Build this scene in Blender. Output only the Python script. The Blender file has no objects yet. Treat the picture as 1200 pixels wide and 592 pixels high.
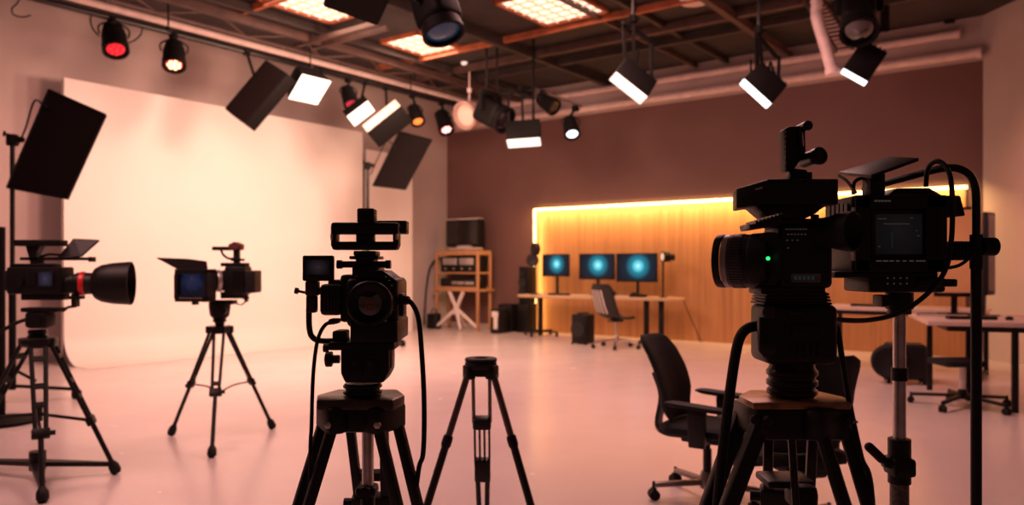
import bpy, bmesh, math, random
from mathutils import Vector, Matrix
random.seed(7)
PI = math.pi
sc = bpy.context.scene
COL = sc.collection

# ------------------------------------------------------------------ frame of the photograph
F = 905.0; CX = 600.0; HZ = 312.0; EYE = 1.4
def at(px, py, Y):
    return Vector(((px-CX)/F*Y, Y, EYE + (HZ-py)/F*Y))
def ground(px, py, z=0.0):
    return at(px, py, (EYE-z)*F/(py-HZ))
D1 = Vector((0.79976, -0.60032, 0)); D2 = Vector((0.60032, 0.79976, 0)); UP = Vector((0, 0, 1))
YAW = math.atan2(D1.y, D1.x)
KY = 18.2
K = Vector((-0.084*KY, KY, 0))                       # far left corner of the room
def wall_pt(px, py, off=0.0):                        # point on the back wall plane moved off metres into the room
    d = Vector(((px-CX)/F, 1.0, (HZ-py)/F)); c = Vector((0, 0, EYE)); p0 = K - D2*off
    s = (p0-c).dot(D2)/d.dot(D2); return c + d*s
def left_pt(px, py, off=0.0):
    d = Vector(((px-CX)/F, 1.0, (HZ-py)/F)); c = Vector((0, 0, EYE)); p0 = K + D1*off
    s = (p0-c).dot(D1)/d.dot(D1); return c + d*s
def plane_z(px, py, z):
    return at(px, py, (z-EYE)*F/(HZ-py))
def ab(p):                                            # room coordinates: along the back wall, away from it
    q = Vector(p)-K; return q.dot(D1), -q.dot(D2)
def room(a, b, z):                                    # a along the back wall, b metres out from it
    return K + D1*a - D2*b + UP*z

# ------------------------------------------------------------------ materials
MATS = {}
def mat(name, col, rough=0.5, metal=0.0, noise=0.0, nscale=30.0, bump=0.0, spec=0.5, emit=None, estr=0.0, coat=0.0):
    if name in MATS: return MATS[name]
    m = bpy.data.materials.new(name); m.use_nodes = True
    nt = m.node_tree; b = nt.nodes['Principled BSDF']
    b.inputs['Base Color'].default_value = (*col, 1); b.inputs['Roughness'].default_value = rough
    b.inputs['Metallic'].default_value = metal; b.inputs['Specular IOR Level'].default_value = spec
    b.inputs['Coat Weight'].default_value = coat
    tc = nt.nodes.new('ShaderNodeTexCoord'); n = nt.nodes.new('ShaderNodeTexNoise')
    n.inputs['Scale'].default_value = nscale; n.inputs['Detail'].default_value = 4
    nt.links.new(tc.outputs['Object'], n.inputs['Vector'])
    if noise > 0:
        r = nt.nodes.new('ShaderNodeValToRGB')
        r.color_ramp.elements[0].position = 0.3; r.color_ramp.elements[1].position = 0.7
        r.color_ramp.elements[0].color = (*[c*(1-noise) for c in col], 1)
        r.color_ramp.elements[1].color = (*[min(1, c*(1+noise)) for c in col], 1)
        nt.links.new(n.outputs['Fac'], r.inputs['Fac']); nt.links.new(r.outputs['Color'], b.inputs['Base Color'])
    if bump > 0:
        bp = nt.nodes.new('ShaderNodeBump'); bp.inputs['Strength'].default_value = bump; bp.inputs['Distance'].default_value = 0.01
        nt.links.new(n.outputs['Fac'], bp.inputs['Height']); nt.links.new(bp.outputs['Normal'], b.inputs['Normal'])
    if emit:
        b.inputs['Emission Color'].default_value = (*emit, 1); b.inputs['Emission Strength'].default_value = estr
    MATS[name] = m; return m

BLACK = mat('black_plastic', (0.009, 0.008, 0.008), 0.45, 0, 0.25, 60, 0.05, 0.22)
SATIN = mat('black_satin_metal', (0.012, 0.010, 0.010), 0.32, 0.25, 0.2, 40, 0.03, 0.3)
RUB = mat('black_rubber', (0.008, 0.007, 0.007), 0.62, 0, 0.3, 80, 0.1, 0.25)
GREYB = mat('charcoal_plastic', (0.018, 0.016, 0.016), 0.45, 0, 0.25, 50, 0.05, 0.25)
FLAGM = mat('black_flag_cloth', (0.009, 0.006, 0.006), 0.9, 0, 0.2, 200, 0.15, 0.04)
LAMPB = mat('black_lamp_paint', (0.006, 0.005, 0.005), 0.6, 0, 0.25, 40, 0.04, 0.10)
TUBEG = mat('grey_tube_metal', (0.14, 0.11, 0.10), 0.35, 0.7, 0.15, 30)
CHROME = mat('brushed_steel', (0.50, 0.44, 0.42), 0.28, 1.0, 0.15, 25)
GLASS = mat('coated_lens_glass', (0.015, 0.010, 0.014), 0.06, 0, 0.2, 8, 0, 0.8, coat=1.0)
IRIS = mat('brown_lens_iris', (0.10, 0.045, 0.035), 0.2, 0, 0.6, 90)  # mottled reddish brown iris, no emission
REDRING = mat('red_lens_ring', (0.75, 0.02, 0.02), 0.35, 0, 0.1, 30)
GREEND = mat('green_diode', (0.0, 0.4, 0.08), 0.4, emit=(0.02, 1.0, 0.15), estr=2.5)
FABB = mat('black_mesh_fabric', (0.010, 0.011, 0.014), 0.8, 0, 0.3, 300, 0.25, 0.2)
CHAIRP = mat('black_chair_plastic', (0.011, 0.010, 0.011), 0.42, 0, 0.2, 40, 0, 0.3)
WHITEM = mat('white_painted_metal', (0.72, 0.62, 0.57), 0.45, 0, 0.08, 20)
PAPER = mat('white_paper', (0.75, 0.68, 0.62), 0.7, 0, 0.06, 20)
SILVER = mat('silver_rack_metal', (0.55, 0.50, 0.47), 0.35, 0.6, 0.12, 30)
BEAM = mat('brown_beam_paint', (0.080, 0.043, 0.036), 0.6, 0, 0.25, 6)
BEAMD = mat('dark_beam_paint', (0.035, 0.024, 0.022), 0.6, 0, 0.25, 6)
ORANGE = mat('orange_rust_beam', (0.36, 0.10, 0.04), 0.55, 0, 0.25, 6)
PIPEW = mat('pink_white_pipe_paint', (0.72, 0.56, 0.52), 0.5, 0, 0.1, 8)
LAMPW = mat('lamp_white_face', (0.9, 0.85, 0.8), 0.5, emit=(1.0, 0.88, 0.78), estr=1.35)
LAMPC = mat('lamp_cool_white_face', (0.9, 0.9, 0.9), 0.5, emit=(0.85, 0.93, 1.0), estr=2.4)
CELLW = mat('ceiling_diffuser', (0.9, 0.8, 0.7), 0.5, 0, 0.1, 3, emit=(1.0, 0.80, 0.62), estr=1.3)
LENSR = mat('red_lamp_lens', (0.5, 0.02, 0.02), 0.3, emit=(1.0, 0.01, 0.03), estr=.8)
LENSO = mat('orange_lamp_lens', (0.7, 0.2, 0.05), 0.3, emit=(1.0, 0.24, 0.04), estr=1.15)
LENSB = mat('blue_white_lamp_lens', (0.7, 0.8, 0.9), 0.3, emit=(0.75, 0.9, 1.0), estr=3.0)
LENSBL = mat('dim_blue_lamp_lens', (0.02, 0.05, 0.1), 0.15, emit=(0.03, 0.14, 0.28), estr=0.10)
LED = mat('led_strip_glow', (1, 0.8, 0.4), 0.5, emit=(1.0, 0.64, 0.25), estr=5.0)
MARK = mat('pale_print', (0.25, 0.22, 0.22), 0.6, emit=(0.5, 0.45, 0.45), estr=0.04)
CAMLOGO = mat('grey_print', (0.30, 0.26, 0.24), 0.5)

def ramp(nt, fac, stops, interp='EASE'):
    r = nt.nodes.new('ShaderNodeValToRGB'); r.color_ramp.interpolation = interp
    e = r.color_ramp.elements
    while len(e) > 1: e.remove(e[-1])
    e[0].position = stops[0][0]; e[0].color = (*stops[0][1], 1)
    for p, c in stops[1:]:
        k = e.new(p); k.color = (*c, 1)
    nt.links.new(fac, r.inputs['Fac']); return r.outputs['Color']

def screen_mat(name, stops, strength, centre=(0.5, 0.5), noisy=0.0, aspect=1.6, scale=3.0):
    m = bpy.data.materials.new(name); m.use_nodes = True; nt = m.node_tree; b = nt.nodes['Principled BSDF']
    b.inputs['Base Color'].default_value = (0.01, 0.01, 0.012, 1); b.inputs['Roughness'].default_value = 0.5; b.inputs['Specular IOR Level'].default_value = 0.08
    uv = nt.nodes.new('ShaderNodeUVMap'); uv.uv_map = 'UVMap'
    mp = nt.nodes.new('ShaderNodeMapping'); mp.inputs['Location'].default_value = (-centre[0]*aspect, -centre[1], 0)
    mp.inputs['Scale'].default_value = (aspect, 1, 1)
    nt.links.new(uv.outputs['UV'], mp.inputs['Vector'])
    ln = nt.nodes.new('ShaderNodeVectorMath'); ln.operation = 'LENGTH'
    nt.links.new(mp.outputs['Vector'], ln.inputs[0])
    fac = ln.outputs['Value']
    if noisy > 0:
        n = nt.nodes.new('ShaderNodeTexNoise'); n.inputs['Scale'].default_value = scale; n.inputs['Detail'].default_value = 5
        nt.links.new(uv.outputs['UV'], n.inputs['Vector'])
        ma = nt.nodes.new('ShaderNodeMath'); ma.operation = 'MULTIPLY_ADD'; ma.inputs[1].default_value = noisy; 
        nt.links.new(n.outputs['Fac'], ma.inputs[0]); nt.links.new(fac, ma.inputs[2]); fac = ma.outputs['Value']
    c = ramp(nt, fac, stops)
    nt.links.new(c, b.inputs['Emission Color']); b.inputs['Emission Strength'].default_value = strength
    return m
TEAL = screen_mat('teal_glow_screen', [(0.0, (0.55, 0.95, 1.0)), (0.12, (0.12, 0.62, 0.74)), (0.30, (0.006, 0.16, 0.23)), (0.55, (0.001, 0.012, 0.024)), (0.95, (0.0005, 0.003, 0.007))], 1.2, (0.55, 0.55))
VIEWB = screen_mat('painted_blue_reflection', [(0.15, (0.35, 0.05, 0.10)), (0.35, (0.03, 0.035, 0.09)), (0.6, (0.012, 0.025, 0.075)), (0.8, (0.004, 0.008, 0.025))], 0.5, (0.45, 0.7), 0.55, 1.2, 7)  # blue and red reflection on the filter, painted as emission
VIEWD = screen_mat('dim_grey_screen', [(0.0, (0.035, 0.030, 0.032)), (0.6, (0.022, 0.019, 0.021)), (1.2, (0.012, 0.011, 0.012))], 0.2, (0.5, 0.6), 0.2, 1.2, 6)
VIEWM = screen_mat('dim_mottled_screen', [(0.2, (0.06, 0.035, 0.04)), (0.5, (0.025, 0.018, 0.024)), (0.9, (0.006, 0.005, 0.007))], 0.5, (0.5, 0.5), 0.5, 1.3, 14)
VIEWL = screen_mat('small_blue_screen', [(0.1, (0.10, 0.08, 0.13)), (0.5, (0.04, 0.035, 0.07)), (0.9, (0.02, 0.016, 0.03))], 0.5, (0.5, 0.5), 0.4, 1.3, 6)
VIEWO = screen_mat('orange_reflection_screen', [(0.0, (0.50, 0.13, 0.045)), (0.5, (0.40, 0.10, 0.04)), (1.0, (0.20, 0.05, 0.025))], 1.0, (0.35, 0.55), 0.1, 0.6, 2)  # orange reflection on the monitor, painted as emission

def wall_material(name, col, rough, var=0.06, bump=0.05):
    return mat(name, col, rough, 0, var, 1.2, bump)
WALLP = wall_material('pale_wall_paint', (0.52, 0.42, 0.395), 0.75)
WALLB = wall_material('brown_wall_paint', (0.165, 0.082, 0.070), 0.6)
CYCM = wall_material('white_cyclorama_paint', (0.82, 0.77, 0.72), 0.55, 0.02, 0.0)
CEILM = mat('dark_ceiling_tile', (0.030, 0.022, 0.021), 0.8, 0, 0.3, 2)

def floor_mat():
    m = bpy.data.materials.new('polished_studio_floor'); m.use_nodes = True; nt = m.node_tree; b = nt.nodes['Principled BSDF']
    tc = nt.nodes.new('ShaderNodeTexCoord'); n = nt.nodes.new('ShaderNodeTexNoise'); n.inputs['Scale'].default_value = 0.7; n.inputs['Detail'].default_value = 5
    nt.links.new(tc.outputs['Object'], n.inputs['Vector'])
    nt.links.new(ramp(nt, n.outputs['Fac'], [(0.3, (0.70, 0.59, 0.58)), (0.7, (0.75, 0.64, 0.625))]), b.inputs['Base Color'])
    n2 = nt.nodes.new('ShaderNodeTexNoise'); n2.inputs['Scale'].default_value = 3.0
    nt.links.new(tc.outputs['Object'], n2.inputs['Vector'])
    mr = nt.nodes.new('ShaderNodeMapRange'); mr.inputs['To Min'].default_value = 0.20; mr.inputs['To Max'].default_value = 0.30
    nt.links.new(n2.outputs['Fac'], mr.inputs['Value']); nt.links.new(mr.outputs['Result'], b.inputs['Roughness'])
    b.inputs['Specular IOR Level'].default_value = 0.55
    return m
FLOORM = floor_mat()

def wood_mat(name, c0, c1, c2, axis=(0, 0, 1), scale=1.0, rough=0.42, board=0.0):
    m = bpy.data.materials.new(name); m.use_nodes = True; nt = m.node_tree; b = nt.nodes['Principled BSDF']
    tc = nt.nodes.new('ShaderNodeTexCoord'); mp = nt.nodes.new('ShaderNodeMapping')
    mp.inputs['Scale'].default_value = tuple((0.25 if a else 6.0)*scale for a in axis)
    nt.links.new(tc.outputs['Object'], mp.inputs['Vector'])
    n = nt.nodes.new('ShaderNodeTexNoise'); n.inputs['Scale'].default_value = 2.0; n.inputs['Detail'].default_value = 7; n.inputs['Distortion'].default_value = 0.6
    nt.links.new(mp.outputs['Vector'], n.inputs['Vector'])
    c = ramp(nt, n.outputs['Fac'], [(0.28, c0), (0.5, c1), (0.72, c2)])
    if board > 0:
        w = nt.nodes.new('ShaderNodeTexWave'); w.bands_direction = 'X'; w.inputs['Scale'].default_value = board; w.wave_profile = 'SAW'
        nt.links.new(tc.outputs['Object'], w.inputs['Vector'])
        k = ramp(nt, w.outputs['Fac'], [(0.0, (0.82, 0.82, 0.82)), (0.04, (1, 1, 1)), (1.0, (0.95, 0.95, 0.95))], 'LINEAR')
        mx = nt.nodes.new('ShaderNodeMix'); mx.data_type = 'RGBA'; mx.blend_type = 'MULTIPLY'; mx.inputs['Factor'].default_value = 1
        nt.links.new(c, mx.inputs[6]); nt.links.new(k, mx.inputs[7]); c = mx.outputs[2]
    nt.links.new(c, b.inputs['Base Color']); b.inputs['Roughness'].default_value = rough
    return m
WOODW = wood_mat('oak_wall_veneer', (0.37, 0.165, 0.058), (0.46, 0.215, 0.085), (0.54, 0.265, 0.11), (0, 0, 1), 1.0, 0.5, 0.28)
WOODD = wood_mat('pale_oak_desk', (0.50, 0.32, 0.18), (0.58, 0.39, 0.23), (0.64, 0.45, 0.28), (1, 0, 0), 1.5)
WOODR = wood_mat('orange_pine', (0.42, 0.20, 0.085), (0.50, 0.25, 0.11), (0.56, 0.30, 0.14), (0, 0, 1), 2.0)

# ------------------------------------------------------------------ mesh builder
class MB:
    def __init__(s):
        s.bm = bmesh.new(); s.mi = 0; s.uv = None
    def _mark(s, faces):
        for f in faces: f.material_index = s.mi
    def box(s, c, size, rot=None, bev=0.0, seg=2, axes=None):
        t = bmesh.new(); bmesh.ops.create_cube(t, size=1.0)
        for v in t.verts: v.co = Vector((v.co.x*size[0], v.co.y*size[1], v.co.z*size[2]))
        if bev > 0:
            bev = min(bev, 0.45*min(size))
            bmesh.ops.bevel(t, geom=list(t.edges), offset=bev, segments=seg, affect='EDGES', profile=0.5)
        M = Matrix.Identity(3)
        if rot is not None: M = rot if isinstance(rot, Matrix) else Matrix.Rotation(rot, 3, 'Z')
        s._merge(t, M, Vector(c)); return s
    def _merge(s, t, M, c):
        vm = {}
        for v in t.verts: vm[v] = s.bm.verts.new(M @ v.co + c)
        for f in t.faces:
            try: s.bm.faces.new([vm[v] for v in f.verts]).material_index = s.mi
            except ValueError: pass
        t.free()
    def cyl(s, p0, p1, r0, r1=None, n=16, cap=True):
        p0 = Vector(p0); p1 = Vector(p1); r1 = r0 if r1 is None else r1
        return s.lathe([(r0, 0), (r1, (p1-p0).length)], p0, p1-p0, n, cap)
    def lathe(s, prof, o, axis, n=24, cap=True):
        o = Vector(o); a = Vector(axis).normalized()
        h = Vector((0, 0, 1)) if abs(a.z) < 0.9 else Vector((1, 0, 0))
        u = a.cross(h).normalized(); v = a.cross(u)
        rings = []
        for r, z in prof:
            rings.append([s.bm.verts.new(o + a*z + (u*math.cos(2*PI*i/n) + v*math.sin(2*PI*i/n))*max(r, 1e-5)) for i in range(n)])
        for A, B in zip(rings, rings[1:]):
            for i in range(n):
                s.bm.faces.new((A[i], A[(i+1) % n], B[(i+1) % n], B[i])).material_index = s.mi
        if cap:
            s.bm.faces.new(rings[0][::-1]).material_index = s.mi
            s.bm.faces.new(rings[-1]).material_index = s.mi
        return s
    def tube(s, pts, r, n=8, cap=True):
        pts = [Vector(p) for p in pts]; m = len(pts)
        rr = r if isinstance(r, (list, tuple)) else [r]*m
        tang = [(pts[min(i+1, m-1)]-pts[max(i-1, 0)]).normalized() for i in range(m)]
        h = Vector((0, 0, 1)) if abs(tang[0].z) < 0.9 else Vector((1, 0, 0))
        u = tang[0].cross(h).normalized(); rings = []
        for i, p in enumerate(pts):
            u = (u - tang[i]*u.dot(tang[i])).normalized(); v = tang[i].cross(u)
            rings.append([s.bm.verts.new(p + (u*math.cos(2*PI*k/n) + v*math.sin(2*PI*k/n))*rr[i]) for k in range(n)])
        for A, B in zip(rings, rings[1:]):
            for i in range(n):
                s.bm.faces.new((A[i], A[(i+1) % n], B[(i+1) % n], B[i])).material_index = s.mi
        if cap:
            s.bm.faces.new(rings[0][::-1]).material_index = s.mi; s.bm.faces.new(rings[-1]).material_index = s.mi
        return s
    def bar(s, p0, p1, w, d, up=UP, bev=0.0):           # rectangular bar from p0 to p1
        p0 = Vector(p0); p1 = Vector(p1); a = (p1-p0); L = a.length; a.normalize()
        if abs(a.dot(up)) > 0.98: up = Vector((0, 1, 0))
        x = a.cross(up).normalized(); z = x.cross(a)
        M = Matrix((x, a, z)).transposed()
        return s.box((p0+p1)/2, (w, L, d), M, bev)
    def prism(s, poly, vec, bev=0.0):
        t = bmesh.new(); vec = Vector(vec)
        A = [t.verts.new(Vector(p)) for p in poly]; B = [t.verts.new(Vector(p)+vec) for p in poly]
        n = len(A); t.faces.new(A[::-1]); t.faces.new(B)
        for i in range(n): t.faces.new((A[i], A[(i+1) % n], B[(i+1) % n], B[i]))
        bmesh.ops.recalc_face_normals(t, faces=t.faces)
        if bev > 0: bmesh.ops.bevel(t, geom=list(t.edges), offset=bev, segments=2, affect='EDGES', profile=0.5)
        s._merge(t, Matrix.Identity(3), Vector((0, 0, 0))); return s
    def quad(s, a, b, c, d):                             # with a 0..1 UV, a at the lower left, going round
        lay = s.bm.loops.layers.uv.get('UVMap') or s.bm.loops.layers.uv.new('UVMap')
        f = s.bm.faces.new([s.bm.verts.new(Vector(p)) for p in (a, b, c, d)]); f.material_index = s.mi
        for l, q in zip(f.loops, ((0, 0), (1, 0), (1, 1), (0, 1))): l[lay].uv = q
        return s
    def ball(s, c, r, n=12):
        prof = [(math.sin(PI*i/8)*r, -math.cos(PI*i/8)*r) for i in range(9)]
        return s.lathe(prof, c, (0, 0, 1), n, False)
    def build(s, name, mats, parent=None, sharp=35, recalc=True):
        if recalc: bmesh.ops.recalc_face_normals(s.bm, faces=s.bm.faces)
        me = bpy.data.meshes.new(name); s.bm.to_mesh(me); s.bm.free()
        for m in (mats if isinstance(mats, (list, tuple)) else [mats]): me.materials.append(m)
        for p in me.polygons: p.use_smooth = True
        me.set_sharp_from_angle(angle=math.radians(sharp))
        o = bpy.data.objects.new(name, me); COL.objects.link(o)
        if parent: o.parent = parent
        return o

def smooth_path(pts, k=8):
    pts = [Vector(p) for p in pts]; out = []
    P = [pts[0]*2-pts[1]] + pts + [pts[-1]*2-pts[-2]]
    for i in range(1, len(P)-2):
        a, b, c, d = P[i-1:i+3]
        for j in range(k):
            t = j/k
            out.append(0.5*((2*b) + (c-a)*t + (2*a-5*b+4*c-d)*t*t + (3*b-a-3*c+d)*t**3))
    out.append(pts[-1]); return out

def tag(o, label=None, cat=None, group=None, kind=None):
    if label: o['label'] = label
    if cat: o['category'] = cat
    if group: o['group'] = group
    if kind: o['kind'] = kind
    return o
def thing(name, label, cat, loc, rz=0.0, group=None):
    o = bpy.data.objects.new(name, None); COL.objects.link(o); o.empty_display_size = 0.1
    o.location = Vector(loc); o.rotation_euler = (0, 0, rz)
    return tag(o, label, cat, group)
def struct(name, mb, m, sharp=35):
    o = mb.build(name, m, None, sharp); o['kind'] = 'structure'; return o
def copy_tree(o, label=None, parent=None):
    c = o.copy(); COL.objects.link(c)
    if parent: c.parent = parent
    if label: c['label'] = label
    for ch in list(o.children): copy_tree(ch, None, c)
    return c

class Fr:
    """a frame at depth Y with its origin at a point seen at px, py; gives coordinates local to that origin"""
    def __init__(s, px, py, Y, z=None):
        s.Y = Y; s.o = at(px, py, Y)
        if z is not None: s.o.z = z
        s.k = Y/F
    def p(s, px, py, d=0.0): return at(px, py, s.Y+d) - s.o
    def box(s, mb, x0, y0, x1, y1, d0, d1, bev=0.0, seg=2):
        a = s.p(x0, y1, d0); b = s.p(x1, y0, d0)
        mb.box(((a.x+b.x)/2, (d0+d1)/2, (a.z+b.z)/2), (b.x-a.x, abs(d1-d0), b.z-a.z), None, bev, seg); return mb
    def cyl(s, mb, px, py, r, d0, d1, r1=None, n=24):
        p = s.p(px, py, d0); q = p.copy(); q.y = d1
        mb.cyl(p, q, r*s.k, (r if r1 is None else r1)*s.k, n); return mb
    def screen(s, mb, x0, y0, x1, y1, d):
        a = s.p(x0, y1, d); b = s.p(x1, y1, d); c = s.p(x1, y0, d); e = s.p(x0, y0, d)
        mb.quad(a, b, c, e); return mb

# ================================================================== THE ROOM
CEIL = 5.2
A_R = (0.61*K.y - K.x)/(0.79976+0.61*0.60032)          # far right corner of the back wall
KR = K + D1*A_R
mb = MB(); mb.box((0, 7, -0.05), (34, 44, 0.1)); struct('floor', mb, FLOORM)
def wall_slab(p0, p1, z0, z1, th, n):
    m = MB(); p0 = Vector((p0.x, p0.y, z0)); p1 = Vector((p1.x, p1.y, z0))
    m.prism([p0, p1, p1+UP*(z1-z0), p0+UP*(z1-z0)], n*th); return m
struct('wall_left', wall_slab(K - D2*22, K, 0, CEIL+.05, .2, -D1), WALLP)
m = wall_slab(K - D1*.2, KR + D1*.5, 0, 4.52, .2, D2); struct('wall_back', m, WALLB)
m = wall_slab(K - D1*.2, KR + D1*.5, 4.52, CEIL+.05, .2, D2); struct('wall_back_upper', m, WALLP)
RD = Vector((0.10, -1, 0)).normalized(); RN = Vector((1, 0.10, 0)).normalized()
struct('wall_right', wall_slab(KR + RD*-0.3, KR + RD*16, 0, CEIL+.05, .2, RN), WALLP)
c0 = room(-3, -1, CEIL); c1 = room(16, -1, CEIL); c2 = room(16, 22, CEIL); c3 = room(-3, 22, CEIL)
m = MB(); m.prism([c0, c1, c2, c3], UP*.05); struct('ceiling', m, CEILM)
# pale skirting at the foot of the back wall
m = MB(); p0 = room(0, .012, 0.05); p1 = room(A_R, .012, .05); m.bar(p0, p1, .02, .10); struct('baseboard_back', m, WALLP)

# wood panelling with its glowing strip
a0 = ab(wall_pt(630, 248))[0]; a1 = ab(wall_pt(1132, 231))[0]; WT = 2.60
w = thing('wood_wall_panel', 'honey oak wall panelling with a glowing strip along its top and left edge', 'wall panel', room(a0, 0.0, 0), YAW)
m = MB(); L = a1-a0; m.box((L/2, -.03, WT/2), (L, .06, WT)); m.build('panelling', WOODW, w)
m = MB(); m.box((L/2, -.085, WT+.005), (L+.06, .03, .05)); m.box((-.015, -.085, WT/2+.03), (.05, .03, WT-.03)); m.build('led_strip', LED, w)

# cyclorama: wall sheet curving into the floor
def cyc():
    o1 = 0.55
    pA = left_pt(75, 91, o1); pB = left_pt(425, 155, o1); zt = (pA.z+pB.z)/2
    R = .42; prof = [(0, zt)]
    for i in range(0, 13):
        t = i/12*PI/2; prof.append((R*(1-math.cos(t)), R*(1-math.sin(t))+.004))
    prof.append((R+.35, .003))
    n = len(prof)
    m = MB(); bm = m.bm
    base = [Vector((pA.x, pA.y, 0)), Vector((pB.x, pB.y, 0))]
    rows = [[bm.verts.new(b + D1*x + UP*z) for x, z in prof] for b in base]
    for i in range(n-1): bm.faces.new((rows[0][i], rows[1][i], rows[1][i+1], rows[0][i+1]))
    # thickness of the free standing edges
    back = [[bm.verts.new(b - D1*.08 + UP*z) for z in (zt, 0.0)] for b in base]
    bm.faces.new((rows[0][0], rows[1][0], back[1][0], back[0][0]))
    for k in (0, 1):
        bm.faces.new(rows[k][:n-1][::-1] + [back[k][1], back[k][0]] if False else [back[k][0], rows[k][0], rows[k][1], back[k][1]])
    o = m.build('cyclorama', CYCM, None, 50, recalc=False)
    return tag(o, 'tall white studio backdrop sheet curving down into the floor', 'backdrop')
cyc()
# the lower return panel right of it
pB = left_pt(427, 166, .42); pC = left_pt(481, 170, .42); zt = 3.75
m = MB(); m.prism([Vector((pB.x, pB.y, 0)), Vector((pC.x, pC.y, 0)), Vector((pC.x, pC.y, zt)), Vector((pB.x, pB.y, zt))], D1*.06)
tag(m.build('backdrop_panel', CYCM), 'narrow pale upright panel beside the right end of the curved backdrop', 'backdrop panel')

# ------------------------------------------------------------------ ceiling: beams, pipes, tray
def line_d(px, py, z, dirv, n0, n1):                   # points along a room direction through the point seen at px, py
    p = plane_z(px, py, z); return p + dirv*n0, p + dirv*n1
trim_n = [0]
def trim(m, mt):
    trim_n[0] += 1; return struct('trim_%d' % trim_n[0], m, mt)
def beam(px, py, z, dirv, n0, n1, w, h, mt):
    p, q = line_d(px, py, z, dirv, n0, n1); m = MB(); m.bar(p, q, w, h); return trim(m, mt)
beam(546, 57, 5.12, D1, -2.2, 9, .06, .10, ORANGE)
beam(300, 8, 5.12, D1, -.6, 6, .06, .10, ORANGE)
beam(213, 2, 5.0, D2, -3, 8.3, .09, .12, BEAM)
beam(260, 0, 5.1, D2, -3, 9.0, .07, .12, BEAMD)
beam(647, 60, 5.1, D1, -3.2, 8, .10, .12, BEAM)
beam(725, 60, 5.1, D1, -4.6, 6, .10, .12, BEAMD)
beam(692, 15, 5.14, D2, -2, 5, .05, .08, BEAM)
beam(860, 20, 5.06, D2, -5, 3.3, .10, .12, BEAM)
beam(560, 40, 5.08, D2, -6, 5.5, .10, .14, BEAMD)
beam(738, 8, 5.14, D2, -2, 6, .07, .08, BEAMD)
beam(395, 40, 4.95, D1, -1.0, .9, .07, .07, BEAM)
beam(412, 44, 4.95, D1, -1.0, .8, .07, .07, BEAM)
# zigzag webs between the two long beams on the left
m = MB(); p, q = line_d(213, 2, 5.0, D2, -3, 8.3)
for i in range(16):
    a = p + (q-p)*(i/16); b = p + (q-p)*((i+1)/16)
    m.tube([a, b + D1*-.35 + UP*-.12] if i % 2 else [a + D1*-.35 + UP*-.12, b], .02, 6)
m.tube([p + D1*-.35 + UP*-.12, q + D1*-.35 + UP*-.12], .035, 8)
trim(m, BEAM)

# the lighting rail above the backdrop
RZ = 4.6
RP = plane_z(48, 0, RZ)
def rail_u(px):
    r = (px-CX)/F; return (r*RP.y - RP.x)/(D2.x - r*D2.y)
def rail_at(px, dz=0.0): 
    p = RP + D2*rail_u(px); p.z += dz; return p
m = MB(); m.tube([RP + D2*-3, RP + D2*9.0], .035, 10)
rail = thing('lighting_rail', 'black lighting pipe running above the curved backdrop carrying lamps', 'rail', RP)
for v in m.bm.verts: v.co -= RP
m.build('pipe', SATIN, rail)
for u in (-1.5, 1.6, 4.0, 6.3, 8.5):
    m = MB(); m.cyl(D2*u, D2*u + UP*(CEIL-RZ), .012, None, 6); m.box(D2*u + UP*.02, (.07, .07, .10), YAW, .01); m.build('hanger', SATIN, rail)
def pipe_thing(name, label, pts, r, mt, cat='pipe', n=12, caps=()):
    o0 = Vector(pts[0]); m = MB(); m.tube([Vector(p)-o0 for p in pts], r, n)
    for i in caps:
        p = Vector(pts[i])-o0; q = (Vector(pts[i])-Vector(pts[i-1 if i else 1])).normalized()
        m.cyl(p - q*.06, p + q*.012, r*1.18, None, n)
    o = m.build(name, mt); o.location = o0; return tag(o, label, cat)
p, q = line_d(96, 0, 4.88, D2, -3, 9.3)
pipe_thing('ceiling_pipe', 'pale pink pipe running just above the black lighting rail', [p, q], .05, PIPEW)
# conduits along the upper back wall
a_end = ab(wall_pt(1124, 33, .12))[0]
p0 = room(.1, .12, 4.62); pipe_thing('wall_conduit', 'lower thick pale conduit along the top of the brown wall', [p0, room(A_R-.02, .12, 4.62)], .075, PIPEW, 'conduit', 14, (1,))
pipe_thing('wall_conduit', 'upper pale conduit along the wall, ending short of the right corner', [room(.1, .12, 4.95), room(a_end, .12, 4.95)], .065, PIPEW, 'conduit', 14, (1,))
# thin bent conduit under the ceiling
def rp(px, py, b): return wall_pt(px, py, b)
pipe_thing('bent_conduit', 'thin pale conduit with a bent end hanging below the dark ceiling', smooth_path([rp(523, 114, .7), rp(562, 90, .7), rp(585, 85, .7)], 4)[:-1] + [rp(585, 85, .7), rp(620, 79, .7), rp(818, 48, .7), rp(960, 26, .7)], .022, PIPEW, 'conduit', 8)
# small boxes on the upper wall
def wall_box(px, py, w, h, mt, name, label, cat):
    p = wall_pt(px, py, 0.0); t = thing(name, label, cat, p, YAW)
    m = MB(); m.box((0, -.04, 0), (w, .08, h), None, .01); m.build('housing', mt, t)
    m = MB(); m.box((0, -.085, 0), (w*.6, .02, h*.6), None, .005); m.build('cover', mt, t)
wall_box(773, 77, .15, .10, BLACK, 'junction_box', 'small black junction box on the upper wall above the conduits', 'junction box')
wall_box(1113, 22, .14, .16, BLACK, 'junction_box', 'black junction box on the wall near the right corner', 'junction box')
wall_box(696, 89, .14, .10, BLACK, 'junction_box', 'dark junction box under the ceiling edge left of the hanging panel lamp', 'junction box')

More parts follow.
